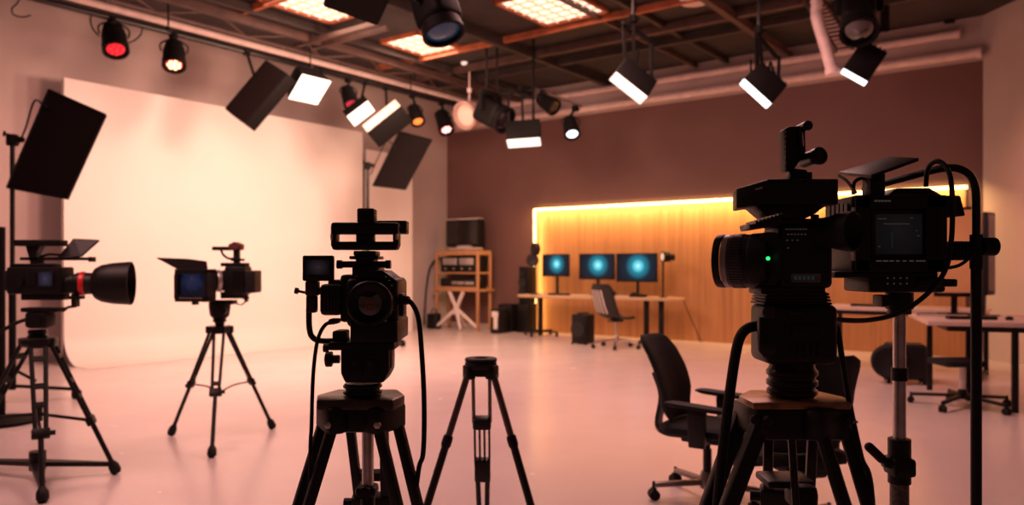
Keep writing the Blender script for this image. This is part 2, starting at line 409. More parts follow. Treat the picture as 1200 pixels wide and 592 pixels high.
# cable ladder and drop pipe, top right
def V_(p, z): return Vector((p.x, p.y, z))
def ladder():
    a = plane_z(952, -2, 5.05); b = at(990, 58, 9.6); 
    t = thing('cable_ladder', 'pale cable ladder with rungs coming down from the ceiling', 'cable tray', a)
    d = b-a; s = Vector((.11, 0, .02))
    for k in (-1, 1):
        m = MB(); m.bar(s*k, d+s*k, .03, .06); m.build('side_rail', BEAM, t)
    for i in range(1, 14):
        m = MB(); m.bar(d*(i/14)-s, d*(i/14)+s, .02, .02); m.build('rung', PIPEW, t)
ladder()
pipe_thing('drop_pipe', 'thick pale pipe dropping in front of the conduits beside the cable ladder', [V_(at(957, 16, 9.35), 5.19)] + smooth_path([at(957, 16, 9.35), at(958, 24, 9.3), at(968, 57, 9.25), at(976, 86, 9.2)], 5), .070, PIPEW, 'pipe', 12, (16,))

# recessed ceiling lights with grid louvres
def ceiling_light(corner, u, v, nx, ny, label):
    p = plane_z(corner[0], corner[1], CEIL-.02)
    t = thing('ceiling_light', label, 'ceiling light', p, YAW, 'ceiling panel lights')
    # local x along d1 (length v), local y along d2 (length u)
    m = MB(); m.box((v/2, u/2, .005), (v, u, .01)); m.build('diffuser', CELLW, t)
    m = MB(); e = .05
    for y in (-e/2, u+e/2): m.box((v/2, y, -.01), (v+2*e, e, .06))
    for x in (-e/2, v+e/2): m.box((x, u/2, -.01), (e, u+2*e, .06))
    m.build('frame', ORANGE, t)
    m = MB()
    for i in range(1, nx): m.box((v*i/nx, u/2, -.02), (.016, u, .03))
    for j in range(1, ny): m.box((v/2, u*j/ny, -.02), (v, .016, .03))
    m.build('louvre_grid', mat('louvre_white', (0.8, 0.55, 0.42), .5, emit=(1, .58, .38), estr=.55), t)
    L = bpy.data.lights.new('ceiling_glow', 'AREA'); L.shape = 'RECTANGLE'; L.size = v*.95; L.size_y = u*.95; L.energy = 32; L.color = (1, .60, .44)
    lo = bpy.data.objects.new('ceiling_glow', L); COL.objects.link(lo); lo.location = p + D1*v/2 + D2*u/2 + UP*-.08; lo.rotation_euler = (0, 0, YAW)
ceiling_light((449, 48.5), 1.15, .80, 4, 5, 'square glowing ceiling light between beams, its rim partly hidden by the black moving head lamp')
ceiling_light((583, 2), 1.25, 1.05, 5, 6, 'square glowing ceiling light above the middle of the studio, farthest right of three')
ceiling_light((305, -2), 1.25, 1.0, 5, 6, 'square glowing ceiling light at the top left, partly hidden by a dark panel')

# smoke detector, ceiling speaker
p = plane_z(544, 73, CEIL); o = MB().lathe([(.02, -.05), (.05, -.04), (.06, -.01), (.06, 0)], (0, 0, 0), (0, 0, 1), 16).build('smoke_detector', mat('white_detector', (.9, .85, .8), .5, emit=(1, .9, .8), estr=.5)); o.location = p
tag(o, 'tiny white round detector on the dark ceiling', 'smoke detector')
p = plane_z(814, 3, CEIL-.1); t = thing('ceiling_speaker', 'round pale ceiling speaker cut by the top edge of the picture', 'ceiling speaker', p)
MB().lathe([(.20, 0), (.22, .02), (.22, .1)], (0, 0, 0), (0, 0, 1), 28).build('rim', WHITEM, t)
MB().lathe([(.16, -.012), (.18, 0)], (0, 0, 0), (0, 0, 1), 28).build('grille', PIPEW, t)

# ================================================================== TRIPODS
V = Vector
def make_leg(par, top, foot, fm, wt, wm, r_up, r_low, bars=(), mu=BLACK, ml=BLACK, mid_h=.06, foot_r=.03, square=False, centre=True):
    """a telescopic leg: twin upper tubes, a clamp, a lower tube and a rubber foot"""
    top = V(top); foot = V(foot); ax = foot-top; t = V((-ax.y, ax.x, 0)).normalized()
    mid = top + ax*fm; a = ax.normalized()
    m = MB()
    for s in (-1, 1):
        p, q = top + t*s*wt/2, mid + t*s*wm/2
        if square: m.bar(p, q, r_up*2, r_up*2.4, t.cross(a), r_up*.4)
        else: m.tube([p, q], r_up, 10)
    for f in bars:
        w = wt + (wm-wt)*f/fm if fm else wt; c = top + ax*f
        m.bar(c - t*w/2, c + t*w/2, r_up*1.8, r_up*2.2, a)
    leg = m.build('leg', mu, par)
    m = MB(); m.bar(mid - t*(wm/2+r_up*1.6), mid + t*(wm/2+r_up*1.6), r_up*3.2, mid_h, a, r_up*.5)
    m.cyl(mid + a*.0 + t*(wm/2+r_up), mid + t*(wm/2+r_up*3.6), r_up*1.1, None, 10); m.build('leg_clamp', BLACK, leg)
    m = MB(); m.tube([mid - a*.02, foot - a*.05], r_low, 12); m.build('lower_tube', ml, leg)
    if foot_r:
        m = MB(); m.lathe([(r_low*1.2, 0), (foot_r, .03), (foot_r*1.05, .07), (foot_r*.7, .09)], foot - a*.085, a, 14); m.build('rubber_foot', RUB, leg)
    return leg, mid

# ---- tripod on the far left
def tripod_left():
    Yc = 5.05; hub = at(44, 397, Yc); o = V((hub.x, hub.y, 0)); zt = hub.z
    t = thing('tripod', 'black tripod at the far left with a floor spreader, under the big lens hood camera', 'tripod', o)
    feet = [ground(137, 556) - o, ground(50, 590) - o, V((-3.79, 5.28, 0)) - o]
    mids = []
    for f in feet:
        f.z = .012; d = V((f.x, f.y, 0)).normalized()
        lg, md = make_leg(t, V((d.x*.075, d.y*.075, zt-.01)), f, .60, .085, .055, .014, .016, (.12, .3, .42), foot_r=.034); mids.append((md, f))
    k = Yc/F
    m = MB(); m.lathe([(.085, -.05), (.105, -.03), (.105, 0), (.06, .012)], (0, 0, zt), (0, 0, 1), 24)
    for f in feet:
        d = V((f.x, f.y, 0)).normalized(); m.box(V((d.x*.085, d.y*.085, zt-.025)), (.05, .11, .06), math.atan2(d.y, d.x), .008)
    m.build('hub', BLACK, t)
    m = MB(); 
    for md, f in mids: m.bar(V((0, 0, zt*.47)), md, .016, .02)
    m.cyl((0, 0, zt*.42), (0, 0, zt*.52), .03); m.build('mid_spreader', SATIN, t)
    m = MB()
    for md, f in mids:
        d = V((f.x, f.y, 0)); s = V((-d.y, d.x, 0)).normalized(); e = d*.90
        zc, ze = .13, .07
        m.prism([V((0, 0, zc-.03)) - s*.045, V((0, 0, zc-.03)) + s*.045, e + V((0, 0, ze-.012)) + s*.012, e + V((0, 0, ze-.012)) - s*.012], UP*.03)
    m.cyl((0, 0, .07), (0, 0, .19), .05); m.build('floor_spreader', BLACK, t)
    m = MB(); m.lathe([(.055, 0), (.06, .02), (.05, .025), (.058, .045), (.05, .06)], (0, 0, zt), (0, 0, 1), 24); m.build('bowl_collar', SATIN, t)
    m = MB(); m.box((.02, 0, zt+.125), (.15, .12, .11), None, .025); m.cyl((.02, -.05, zt+.13), (.02, -.085, zt+.13), .045); m.box((.04, 0, zt+.19), (.24, .11, .03), None, .008)
    m.build('fluid_head', BLACK, t)
    m = MB(); m.tube(smooth_path([V((-.03, -.07, zt+.13)), V((-.10, -.09, zt+.10)), V((-.26, -.12, zt+.0))], 4), .012, 8); m.cyl(V((-.20, -.11, zt+.045)), V((-.28, -.125, zt-.012)), .018); m.build('pan_handle', RUB, t)
tripod_left()

def camera_left():
    fr = Fr(50, 351, 5.05); k = fr.k
    t = thing('video_camera', 'black camera at far left with a red ringed lens and a large flared lens hood', 'camera', fr.o)
    m = MB(); fr.box(m, 7, 313, 71, 345, -.08, .08, .012); fr.box(m, 12, 309, 60, 314, -.06, .06, .008); fr.box(m, 24, 343, 72, 352, -.05, .05, .006)
    fr.cyl(m, 20, 330, 7, -.095, -.08, None, 16); m.build('body', BLACK, t)
    m = MB(); fr.box(m, 4, 317, 9, 341, -.06, .06, .01); m.build('battery_pack', GREYB, t)
    m = MB(); fr.box(m, 43, 317, 63, 337, -.088, -.075, .003); s = m.build('side_screen', BLACK, t); m = MB(); fr.screen(m, 45, 319, 61, 335, -.0895); m.build('screen_image', VIEWL, s)
    m = MB()
    for i in range(5): fr.box(m, 31+i*2.2, 321, 32.2+i*2.2, 334, -.088, -.078)
    m.build('button_row', GREYB, t)
    a = V((.965, .26, 0)); c = fr.p(71, 332.5, 0)
    m = MB(); m.lathe([(11*k, 0), (11.5*k, 2*k), (10*k, 3*k), (10*k, 10*k), (11.5*k, 11*k), (11.5*k, 15*k), (12.8*k, 17*k), (12.8*k, 21*k)], c, a, 28); lens = m.build('lens', BLACK, t)
    m = MB(); m.lathe([(13.6*k, 21*k), (14*k, 22*k), (14*k, 25.5*k), (13.4*k, 26.5*k)], c, a, 28); m.build('red_ring', REDRING, lens)
    m = MB(); m.lathe([(12.8*k, 26*k), (12.6*k, 34*k)], c, a, 28); m.build('front_barrel', GREYB, lens)
    m = MB()
    pr = [(13*k, 34*k), (18*k, 37*k), (22*k, 44*k), (24.5*k, 56*k), (26*k, 76*k), (25*k, 76.5*k), (23*k, 60*k), (19*k, 44*k), (10*k, 40*k)]
    m.lathe(pr, c, a, 36, False); hood = m.build('lens_hood', BLACK, t, 50)
    m = MB(); m.lathe([(0.1*k, 46*k), (19*k, 46.2*k)], c, a, 28, False); m.build('front_glass', GLASS, hood)
    m = MB(); fr.box(m, 15, 281, 70, 288.5, -.05, .05, .008); m.prism([fr.p(30, 288, -.03), fr.p(47, 288, -.03), fr.p(42, 297, -.03), fr.p(47, 310, -.03), fr.p(36, 310, -.03)], (0, .06, 0)); hd = m.build('top_handle', BLACK, t)
    m = MB(); fr.box(m, 23, 301.5, 106, 305.2, -.03, .03, .004); fr.box(m, 103, 301, 107, 307, -.03, .03, .004); m.tube([fr.p(47, 301, 0), fr.p(58, 298, 0), fr.p(72, 299, 0)], .008, 8); m.build('accessory_bar', SATIN, hd)
    m = MB(); m.prism([fr.p(66, 303.5, -.02), fr.p(95, 299.5, -.02), fr.p(115.7, 281, .06), fr.p(86, 279.5, .06)], V((0, .014, -.008))); m.build('flip_screen', GREYB, t)
    m = MB(); fr.box(m, 83, 344, 88, 360, -.03, .03, .004); m.tube([fr.p(73, 365, -.02), fr.p(80, 360, -.02), fr.p(89, 359, -.02)], .009, 8); fr.box(m, 80, 347, 92, 351, -.04, .04, .003); m.build('focus_unit', SATIN, t)
camera_left()

# ---- tripod standing in front of the white backdrop
def tripod_mid():
    o = V((-2.40, 6.34, 0)); zt = at(257, 382, 6.34).z; k = 6.34/F
    t = thing('tripod', 'slim black tripod standing alone before the bright backdrop, three legs splayed wide', 'tripod', o)
    feet = [ground(248, 537) - o, ground(200, 511) - o, ground(320, 503) - o]; mids = []
    for f in feet:
        f.z = .012; d = V((f.x, f.y, 0)).normalized()
        lg, md = make_leg(t, V((d.x*.06, d.y*.06, zt-.03)), f, .52, .075, .05, .0125, .0155, (.45,), foot_r=.032); mids.append(md)
    m = MB(); m.lathe([(.06, -.06), (.085, -.04), (.085, -.005), (.05, 0)], (0, 0, zt), (0, 0, 1), 24)
    for f in feet:
        d = V((f.x, f.y, 0)).normalized(); m.box(V((d.x*.075, d.y*.075, zt-.03)), (.05, .10, .06), math.atan2(d.y, d.x), .008)
    m.build('hub', BLACK, t)
    m = MB()
    for md in mids: m.tube(smooth_path([V((0, 0, zt*.40)), (V((0, 0, zt*.44))+md*.8)/1.8, md], 4), .007, 6)
    m.cyl((0, 0, zt*.37), (0, 0, zt*.42), .02, None, 10); m.build('mid_spreader', mat('brown_strap', (.12, .035, .03), .6), t)
    m = MB(); m.lathe([(.035, 0), (.04, .03), (.055, .035), (.05, .06), (.06, .07)], (0, 0, zt), (0, 0, 1), 20); m.build('bowl_collar', SATIN, t)
    m = MB(); m.lathe([(.05, .06), (.075, .085), (.085, .15), (.085, .19)], (0, 0, zt), (0, 0, 1), 20); m.box((.03, 0, zt+.195), (.20, .11, .035), None, .008); m.cyl((.06, -.06, zt+.13), (.06, -.10, zt+.13), .03); m.build('fluid_head', BLACK, t)
tripod_mid()

def camera_mid():
    fr = Fr(258, 349, 6.34); k = fr.k
    t = thing('video_camera', 'camera with a wide matte box and opened top flap in front of the white backdrop', 'camera', fr.o)
    m = MB(); fr.box(m, 262, 312, 286, 346, -.10, .10, .02); fr.box(m, 258, 342, 284, 350, -.06, .06, .006); fr.box(m, 258, 308, 287, 312.5, -.06, .06, .006)
    for i in range(4): fr.box(m, 272+i*3, 318, 273.6+i*3, 338, -.108, -.09)
    m.build('body', BLACK, t)
    m = MB(); fr.box(m, 286, 317, 298.5, 343.5, -.09, .09, .012); fr.box(m, 284, 322, 287, 340, -.05, .05); m.build('battery_pack', GREYB, t)
    a = V((-.86, -.51, 0)); c = fr.p(266, 329, -.02)
    m = MB(); m.lathe([(12*k, 0), (12*k, 5*k), (11*k, 6*k), (11*k, 18*k), (12*k, 19*k), (12*k, 26*k)], c, a, 28); lens = m.build('lens', BLACK, t)
    m = MB(); m.lathe([(12.6*k, 7*k), (13*k, 8*k), (13*k, 10.5*k), (12.6*k, 11.5*k)], c, a, 28); m.build('silver_ring', SILVER, lens)
    # matte box: front frame facing us and to the left
    R = Matrix.Rotation(-.22, 3, 'Z'); c = fr.p(229, 334.5, -.22); W = 42*k; H = 37*k; D = .12
    mb = MB()
    for dx, dz, sx, sz in ((-W/2+.015, 0, .03, H), (W/2-.015, 0, .03, H), (0, H/2-.02, W, .04), (0, -H/2+.026, W, .052)):
        mb.box(c + R @ V((dx, 0, dz)), (sx, D, sz), R, .006)
    mb.box(c + R @ V((0, .05, 0)), (W*.95, .02, H*.95), R)
    mb.box(c + R @ V((-W/2-.008, 0, -.01)), (.02, D*.7, H*.75), R, .004); mb.box(c + R @ V((0, 0, -H/2-.012)), (.035, .05, .025), R, .004)
    box = mb.build('matte_box', BLACK, t)
    q = lambda x, z: c + R @ V((x, -D/2+.035, z))
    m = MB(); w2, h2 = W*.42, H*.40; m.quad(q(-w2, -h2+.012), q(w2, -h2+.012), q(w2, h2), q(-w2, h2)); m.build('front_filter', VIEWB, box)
    m = MB()
    for i in range(7): m.box(c + R @ V((-W*.3+i*W*.1, -D/2-.001, -H/2+.03)), (W*.06, .003, .007), R)
    m.build('print_marks', CAMLOGO, box)
    f = [c + R @ V((-W*.42, -D/2, H/2)), c + R @ V((W*.5, -D/2, H/2)), c + R @ V((W*.42, -D*.3, H/2+.055)), c + R @ V((-.02, -D*.6, H/2+.075)), c + R @ V((-W*.92, -D*.9, H/2+.085))]
    m = MB(); m.prism(f, V((0, .008, .006))); m.build('top_flap', GREYB, box)
    m = MB(); m.prism([c + R @ V((W/2+.002, D/2, H/2)), c + R @ V((W/2+.002, D/2, -H/2)), c + R @ V((W/2+.06, -D/2-.03, -H/2+.01)), c + R @ V((W/2+.06, -D/2-.03, H/2-.02))], V((.006, 0, 0))) if False else None
    m = MB(); fr.box(m, 248, 289, 280, 293.5, -.03, .03, .006); m.tube(smooth_path([fr.p(259, 293, 0), fr.p(262, 299, 0), fr.p(268, 303, 0), fr.p(275, 303, 0)], 5), .010, 8); fr.box(m, 273, 292, 279, 309, -.03, .03, .006); fr.box(m, 270, 303, 283, 306, -.04, .04, .004); hd = m.build('top_handle', BLACK, t)
    m = MB(); fr.box(m, 267, 285.5, 283, 293, -.04, .04, .012); fr.cyl(m, 275, 288, 4.5, -.05, .04, None, 14); m.build('microphone_holder', mat('reddish_plastic', (.14, .035, .03), .5), hd)
    m = MB(); m.tube(smooth_path([fr.p(278, 346, -.05), fr.p(286, 350, -.06), fr.p(292, 349, -.07)], 4), .007, 6); fr.box(m, 286, 345, 290, 354, -.08, -.05, .004); m.tube([fr.p(277, 356, -.06), fr.p(283, 357.5, -.06), fr.p(289, 353, -.06)], .006, 6); m.build('focus_unit', SATIN, t)
camera_mid()

# ---- near tripod and cinema camera seen head-on
def tripod_near():
    fr = Fr(423, 470, 2.2); o = V((fr.o.x, fr.o.y, 0)); zt = fr.o.z; k = fr.k
    t = thing('tripod', 'heavy black tripod under the camera seen head on, cables hanging beside it', 'tripod', o)
    feet = [V((-.345, -.20, .012)), V((.345, -.20, .012)), V((0, .40, .012))]
    for i, f in enumerate(feet):
        d = V((f.x, f.y, 0)).normalized()
        make_leg(t, V((d.x*.085, d.y*.07, zt-.02)), f, .33, .106 if i == 2 else .080, .080 if i == 2 else .080, .0130 if i == 2 else .0120, .019, (.235, .32) if i == 2 else (), foot_r=.035, square=True)
    m = MB()
    m.prism([V((-.105, -.085, zt-.012)), V((.105, -.085, zt-.012)), V((.125, 0, zt-.012)), V((.09, .10, zt-.012)), V((-.09, .10, zt-.012)), V((-.125, 0, zt-.012))], UP*.03, .006)
    m.build('top_plate', mat('brown_lit_plate', (.045, .028, .022), .35, .5, .4, 25), t)  # brown of the lit plate top put into its base colour
    m = MB(); m.box((0, 0, zt-.045), (.16, .14, .065), None, .012)
    for f in feet:
        d = V((f.x, f.y, 0)).normalized(); m.box(V((d.x*.088, d.y*.075, zt-.04)), (.055, .125, .075), math.atan2(d.y, d.x), .012)
    hub = m.build('hub', BLACK, t)
    for x in (-.093, .093): m = MB(); m.lathe([(.010, 0), (.010, .008), (.006, .010)], (x*.72, -.112, zt-.045), (0, -1, 0), 6); m.build('bolt', CHROME, hub)
    m = MB(); m.cyl((.014, .03, zt-.40), (.014, .03, zt-.03), .017); m.build('centre_column', CHROME, t)
    m = MB(); m.box((.012, .03, zt-.262), (.06, .06, .03), None, .01); m.cyl((.012, .03, zt-.262), (.012, -.01, zt-.262), .018); m.cyl((.014, .03, zt-.45), (.014, .03, zt-.27), .021); m.build('column_lock', BLACK, t)
    c = fr.p(425, 470) ; m = MB(); prof = [(20.5*k, 0), (22*k, 2*k), (22*k, 5*k), (19.5*k, 6*k), (19.5*k, 8*k), (22.5*k, 9.5*k), (22.5*k, 12*k), (20*k, 13*k), (20*k, 15*k), (22.5*k, 16.5*k), (22.5*k, 19*k), (20*k, 21.5*k)]
    m.lathe(prof, V((c.x, 0, zt)), (0, 0, 1), 32); m.build('bowl_collar', SATIN, t)
    z0 = V((0, 0, zt)); m = MB()
    P = lambda x, y, d=0: fr.p(x, y, d) + z0
    m.prism([P(404, 449, -.05), P(449, 449, -.05), P(456, 436, -.05), P(456, 406, -.05), P(399, 406, -.05), P(399, 438, -.05)], V((0, .11, 0)), .006)
    for x in (410, 427): m.prism([P(x, 442, -.056), P(x+14, 442, -.056), P(x+14, 416, -.056), P(x+2, 416, -.056)], V((0, .01, 0)), .002)
    m.build('fluid_head', BLACK, t)
    for x, y in ((414, 425), (432, 425)): m = MB(); m.box(P(x+2, y, -.058), (.016, .006, .014), None, .002); m.build('head_label', GREYB, t)
    m = MB(); m.lathe([(.012, 0), (.012, .02), (.022, .022), (.022, .038), (.01, .042)], P(398, 421), (-1, 0, 0), 14); m.lathe([(.006, 0), (.006, .03), (.012, .032), (.012, .045)], P(398, 408, -.02), (-1, 0, 0), 10); m.build('pan_knob', BLACK, t)
    m = MB(); m.box(P(457, 418), (.02, .06, .065), None, .006); m.tube([P(455, 406, -.04), P(461, 402, -.05)], .003, 6); m.build('tilt_lock', SATIN, t)
tripod_near()

def camera_near():
    fr = Fr(424, 405, 2.2); k = fr.k
    t = thing('cinema_camera', 'boxy black cinema camera seen head on with side monitor and square top handle', 'camera', fr.o)
    m = MB(); fr.box(m, 405, 326, 466, 384, -.03, .17, .016, 3); fr.box(m, 410, 376, 466, 402, -.05, .17, .006); fr.box(m, 384, 401.5, 462, 411, -.05, .10, .006)
    m.prism([fr.p(414, 326, -.03), fr.p(424, 317, -.03), fr.p(449, 317, -.03), fr.p(462, 327, -.03)], V((0, .15, 0)), .004)
    fr.box(m, 398, 322, 412, 378, -.01, .13, .01)
    body = m.build('body', BLACK, t)
    c = fr.p(436.5, 355, -.03); m = MB()
    m.lathe([(26*k, 0), (26.5*k, .012), (25*k, .014), (25*k, .03), (26*k, .032), (26*k, .05), (24.5*k, .055), (22*k, .056), (20*k, .05), (14*k, .042), (13*k, .038)], c, (0, -1, 0), 48, False)
    for i in range(40):
        an = 2*PI*i/40; m.box(c + V((math.cos(an)*26*k, -.022, math.sin(an)*26*k)), (.003, .012, .003), None)
    lens = m.build('lens', BLACK, t)
    m = MB(); m.lathe([(.1*k, .047), (6*k, .046), (12*k, .042), (14*k, .040)], c, (0, -1, 0), 36, False); m.build('front_glass', GLASS, lens)
    m = MB(); m.lathe([(.1*k, .0485), (5*k, .048), (7.5*k, .0465)], c, (0, -1, 0), 28, False); m.build('iris', IRIS, lens)
    # left hand grip with ridges
    m = MB(); fr.box(m, 374, 333, 400, 370, -.02, .09, .012)
    for i in range(6): fr.box(m, 375+i*4, 336, 377.4+i*4, 366, -.026, .0, .003)
    fr.box(m, 384, 328, 399, 335, 0, .08, .006); m.build('side_module', GREYB, t)
    m = MB(); fr.box(m, 389, 388, 404, 404, -.02, .05, .006); fr.box(m, 384, 374, 396, 380, -.02, .03, .006); m.build('cable_block', BLACK, t)
    # top
    m = MB(); fr.box(m, 412, 311, 443, 326, .0, .12, .008); fr.box(m, 409, 300, 443, 304, .0, .10, .003); fr.box(m, 414, 294, 440, 300, .01, .09, .004); fr.box(m, 417, 302, 438, 314, .02, .09)
    m.build('top_mount', BLACK, t)
    m = MB(); c0 = fr.p(396.5, 310, .03); c1 = fr.p(457, 310, .03); m.cyl(c0, c1, 4*k, None, 14)
    for q in (398, 455): m.cyl(fr.p(q-3, 310, .03), fr.p(q+3, 310, .03), 5.2*k, None, 14)
    m.build('cross_rod', SATIN, t)
    m = MB(); fr.box(m, 387, 260.5, 467, 274.5, .0, .05, .008); fr.box(m, 388, 283, 466, 293, .0, .05, .008)
    fr.box(m, 387, 263, 394, 290, .0, .05, .007); fr.box(m, 460, 263, 467, 290, .0, .05, .007); fr.box(m, 417, 274, 438, 284, .01, .04, .003)
    hd = m.build('top_handle', BLACK, t)
    m = MB()
    for x in (388.5, 464.5): fr.box(m, x-1.6, 274, x+1.6, 281, -.004, .01, .002)
    m.build('handle_screws', CHROME, hd)
    m = MB(); fr.box(m, 440, 258.5, 476.5, 274, .055, .11, .004); m.build('receiver_box', GREYB, t)
    m = MB(); fr.box(m, 418.5, 244, 438, 261, .0, .05, .004)
    for i in range(5): fr.box(m, 418, 246+i*3, 438.5, 247.4+i*3, -.004, .05, .001)
    m.build('top_knob', BLACK, t)
    # monitor on its arm
    m = MB(); fr.box(m, 354, 299.5, 390, 329.5, -.04, -.015, .005); mon = m.build('side_monitor', BLACK, t)
    m = MB(); fr.screen(m, 359, 304.5, 386, 322, -.0415); m.build('screen_image', VIEWM, mon)
    m = MB(); fr.box(m, 357, 329, 372, 347, -.035, 0, .006); fr.box(m, 358, 346, 370, 367, -.03, 0, .006); m.lathe([(.004, 0), (.004, .02), (.009, .021), (.009, .03)], fr.p(358, 343, -.02), (-1, 0, .2), 10); m.box(fr.p(373, 341, -.01), (.03, .03, .02), None, .004); m.build('monitor_mount', GREYB, t)
    m = MB(); m.tube(smooth_path([fr.p(362, 362, -.015), fr.p(362.5, 384, -.015), fr.p(366, 395, -.012), fr.p(376, 399.5, -.008), fr.p(397, 399.5, 0)], 6), 3.4*k, 10); m.build('bent_arm', SATIN, t)
    m = MB(); fr.box(m, 464, 344, 473, 371, .0, .06, .006); m.lathe([(.012, 0), (.014, .01), (.012, .03), (.008, .034)], fr.p(467, 352, .0), (1, -.1, 0), 14); m.build('cable_socket', BLACK, t)
    m = MB()
    for i in range(6): fr.box(m, 418+i*6.4, 375.5, 421+i*6.4, 377, -.052, -.049)
    for x, y in ((455, 328), (451, 324), (458, 334)): fr.box(m, x, y, x+2, y+1.2, -.033, -.029)
    m.build('print_marks', MARK, body)
camera_near()

def cable(name, label, pts, r, o=None):
    o = V(pts[0]) if o is None else o
    m = MB(); m.tube([p-o for p in smooth_path(pts, 8)], r, 8); c = m.build(name, RUB, None, 60); c.location = o
    return tag(c, label, 'cable')
Y = 2.2
cable('camera_cable', 'thin black cable hanging at the left side of the near head on camera', [at(392, 378, 2.2), at(381, 381, 2.17), at(372, 400, 2.16), at(367, 440, 2.15), at(365, 500, 2.12), at(363.5, 545, 2.11), V((at(361, 700, 2.10).x, 2.10, .30)), V((-.60, 2.12, .01)), V((-.68, 2.4, .01))], .0055)
cable('camera_cable', 'thicker black cable looping down at the right side of the near head on camera', [at(474, 352, 2.19), at(482, 355, 2.18), at(490, 372, 2.17), at(494, 410, 2.16), at(497, 470, 2.15), at(496, 530, 2.15), at(489, 562, 2.16), V((-.30, 2.2, .45)), V((-.26, 2.24, .01))], .0072)

# ---- spare tripod without a camera
def tripod_spare():
    fr = Fr(563.5, 432, 3.3); o = V((fr.o.x, fr.o.y, 0)); zt = fr.o.z; k = fr.k
    t = thing('tripod', 'bare tripod without camera, grey upper tubes and round black head', 'tripod', o)
    feet = [V((-.34, -.19, .012)), V((.33, -.19, .012)), V((-.002, .38, .012))]
    for i, f in enumerate(feet):
        d = V((f.x, f.y, 0)).normalized(); top = V((d.x*.055, d.y*.045, zt+.0))
        if i < 2:
            m = MB(); ax = f-top; a = ax.normalized(); mid = top + ax*.305; m.tube([top, mid], .0145, 12); lg = m.build('leg', TUBEG, t)
            m = MB(); m.lathe([(.019, -.02), (.0215, -.01), (.0215, .02), (.018, .03)], mid, a, 14); m.build('leg_clamp', BLACK, lg)
            m = MB(); m.tube([mid, f - a*.05], .0165, 12); m.build('lower_tube', GREYB, lg)
            m = MB(); m.lathe([(.02, 0), (.03, .03), (.03, .07), (.02, .085)], f - a*.085, a, 14); m.build('rubber_foot', RUB, lg)
        else:
            ax = f-top; a = ax.normalized(); s = V((1, 0, 0)); mid = top + ax*.27; m = MB()
            for q in (-1, 1): m.tube([top + s*q*.036, mid + s*q*.036], .0085, 10)
            lg = m.build('leg', TUBEG, t)
            m = MB(); m.bar(mid - a*.025, mid + a*.03, .082, .05, UP, .01); e = mid + ax*.30
            for q in (-.036, -.012, .012, .036): m.bar(mid + s*q*.9, mid + ax*.20 + s*q*.9, .009, .03)
            m.bar(mid + ax*.19, e, .072, .045, UP, .006); m.build('leg_clamp', BLACK, lg)
            m = MB()
            for q in (-.022, .022): m.tube([e + s*q, f + s*q*.6 - a*.05], .012, 10)
            m.build('lower_tube', GREYB, lg)
            m = MB(); m.lathe([(.02, 0), (.035, .03), (.035, .07), (.02, .085)], f - a*.085, a, 14); m.build('rubber_foot', RUB, lg)
    m = MB(); m.lathe([(.060, .0), (.068, .012), (.068, .026), (.064, .030), (.069, .033), (.069, .042), (.064, .046), (.03, .046), (.028, .04)], (0, 0, zt), (0, 0, 1), 36)
    for f in feet:
        d = V((f.x, f.y, 0)).normalized(); m.box(V((d.x*.056, d.y*.05, zt-.012)), (.04, .055, .06), math.atan2(d.y, d.x), .008)
    m.build('tripod_head', BLACK, t)
tripod_spare()

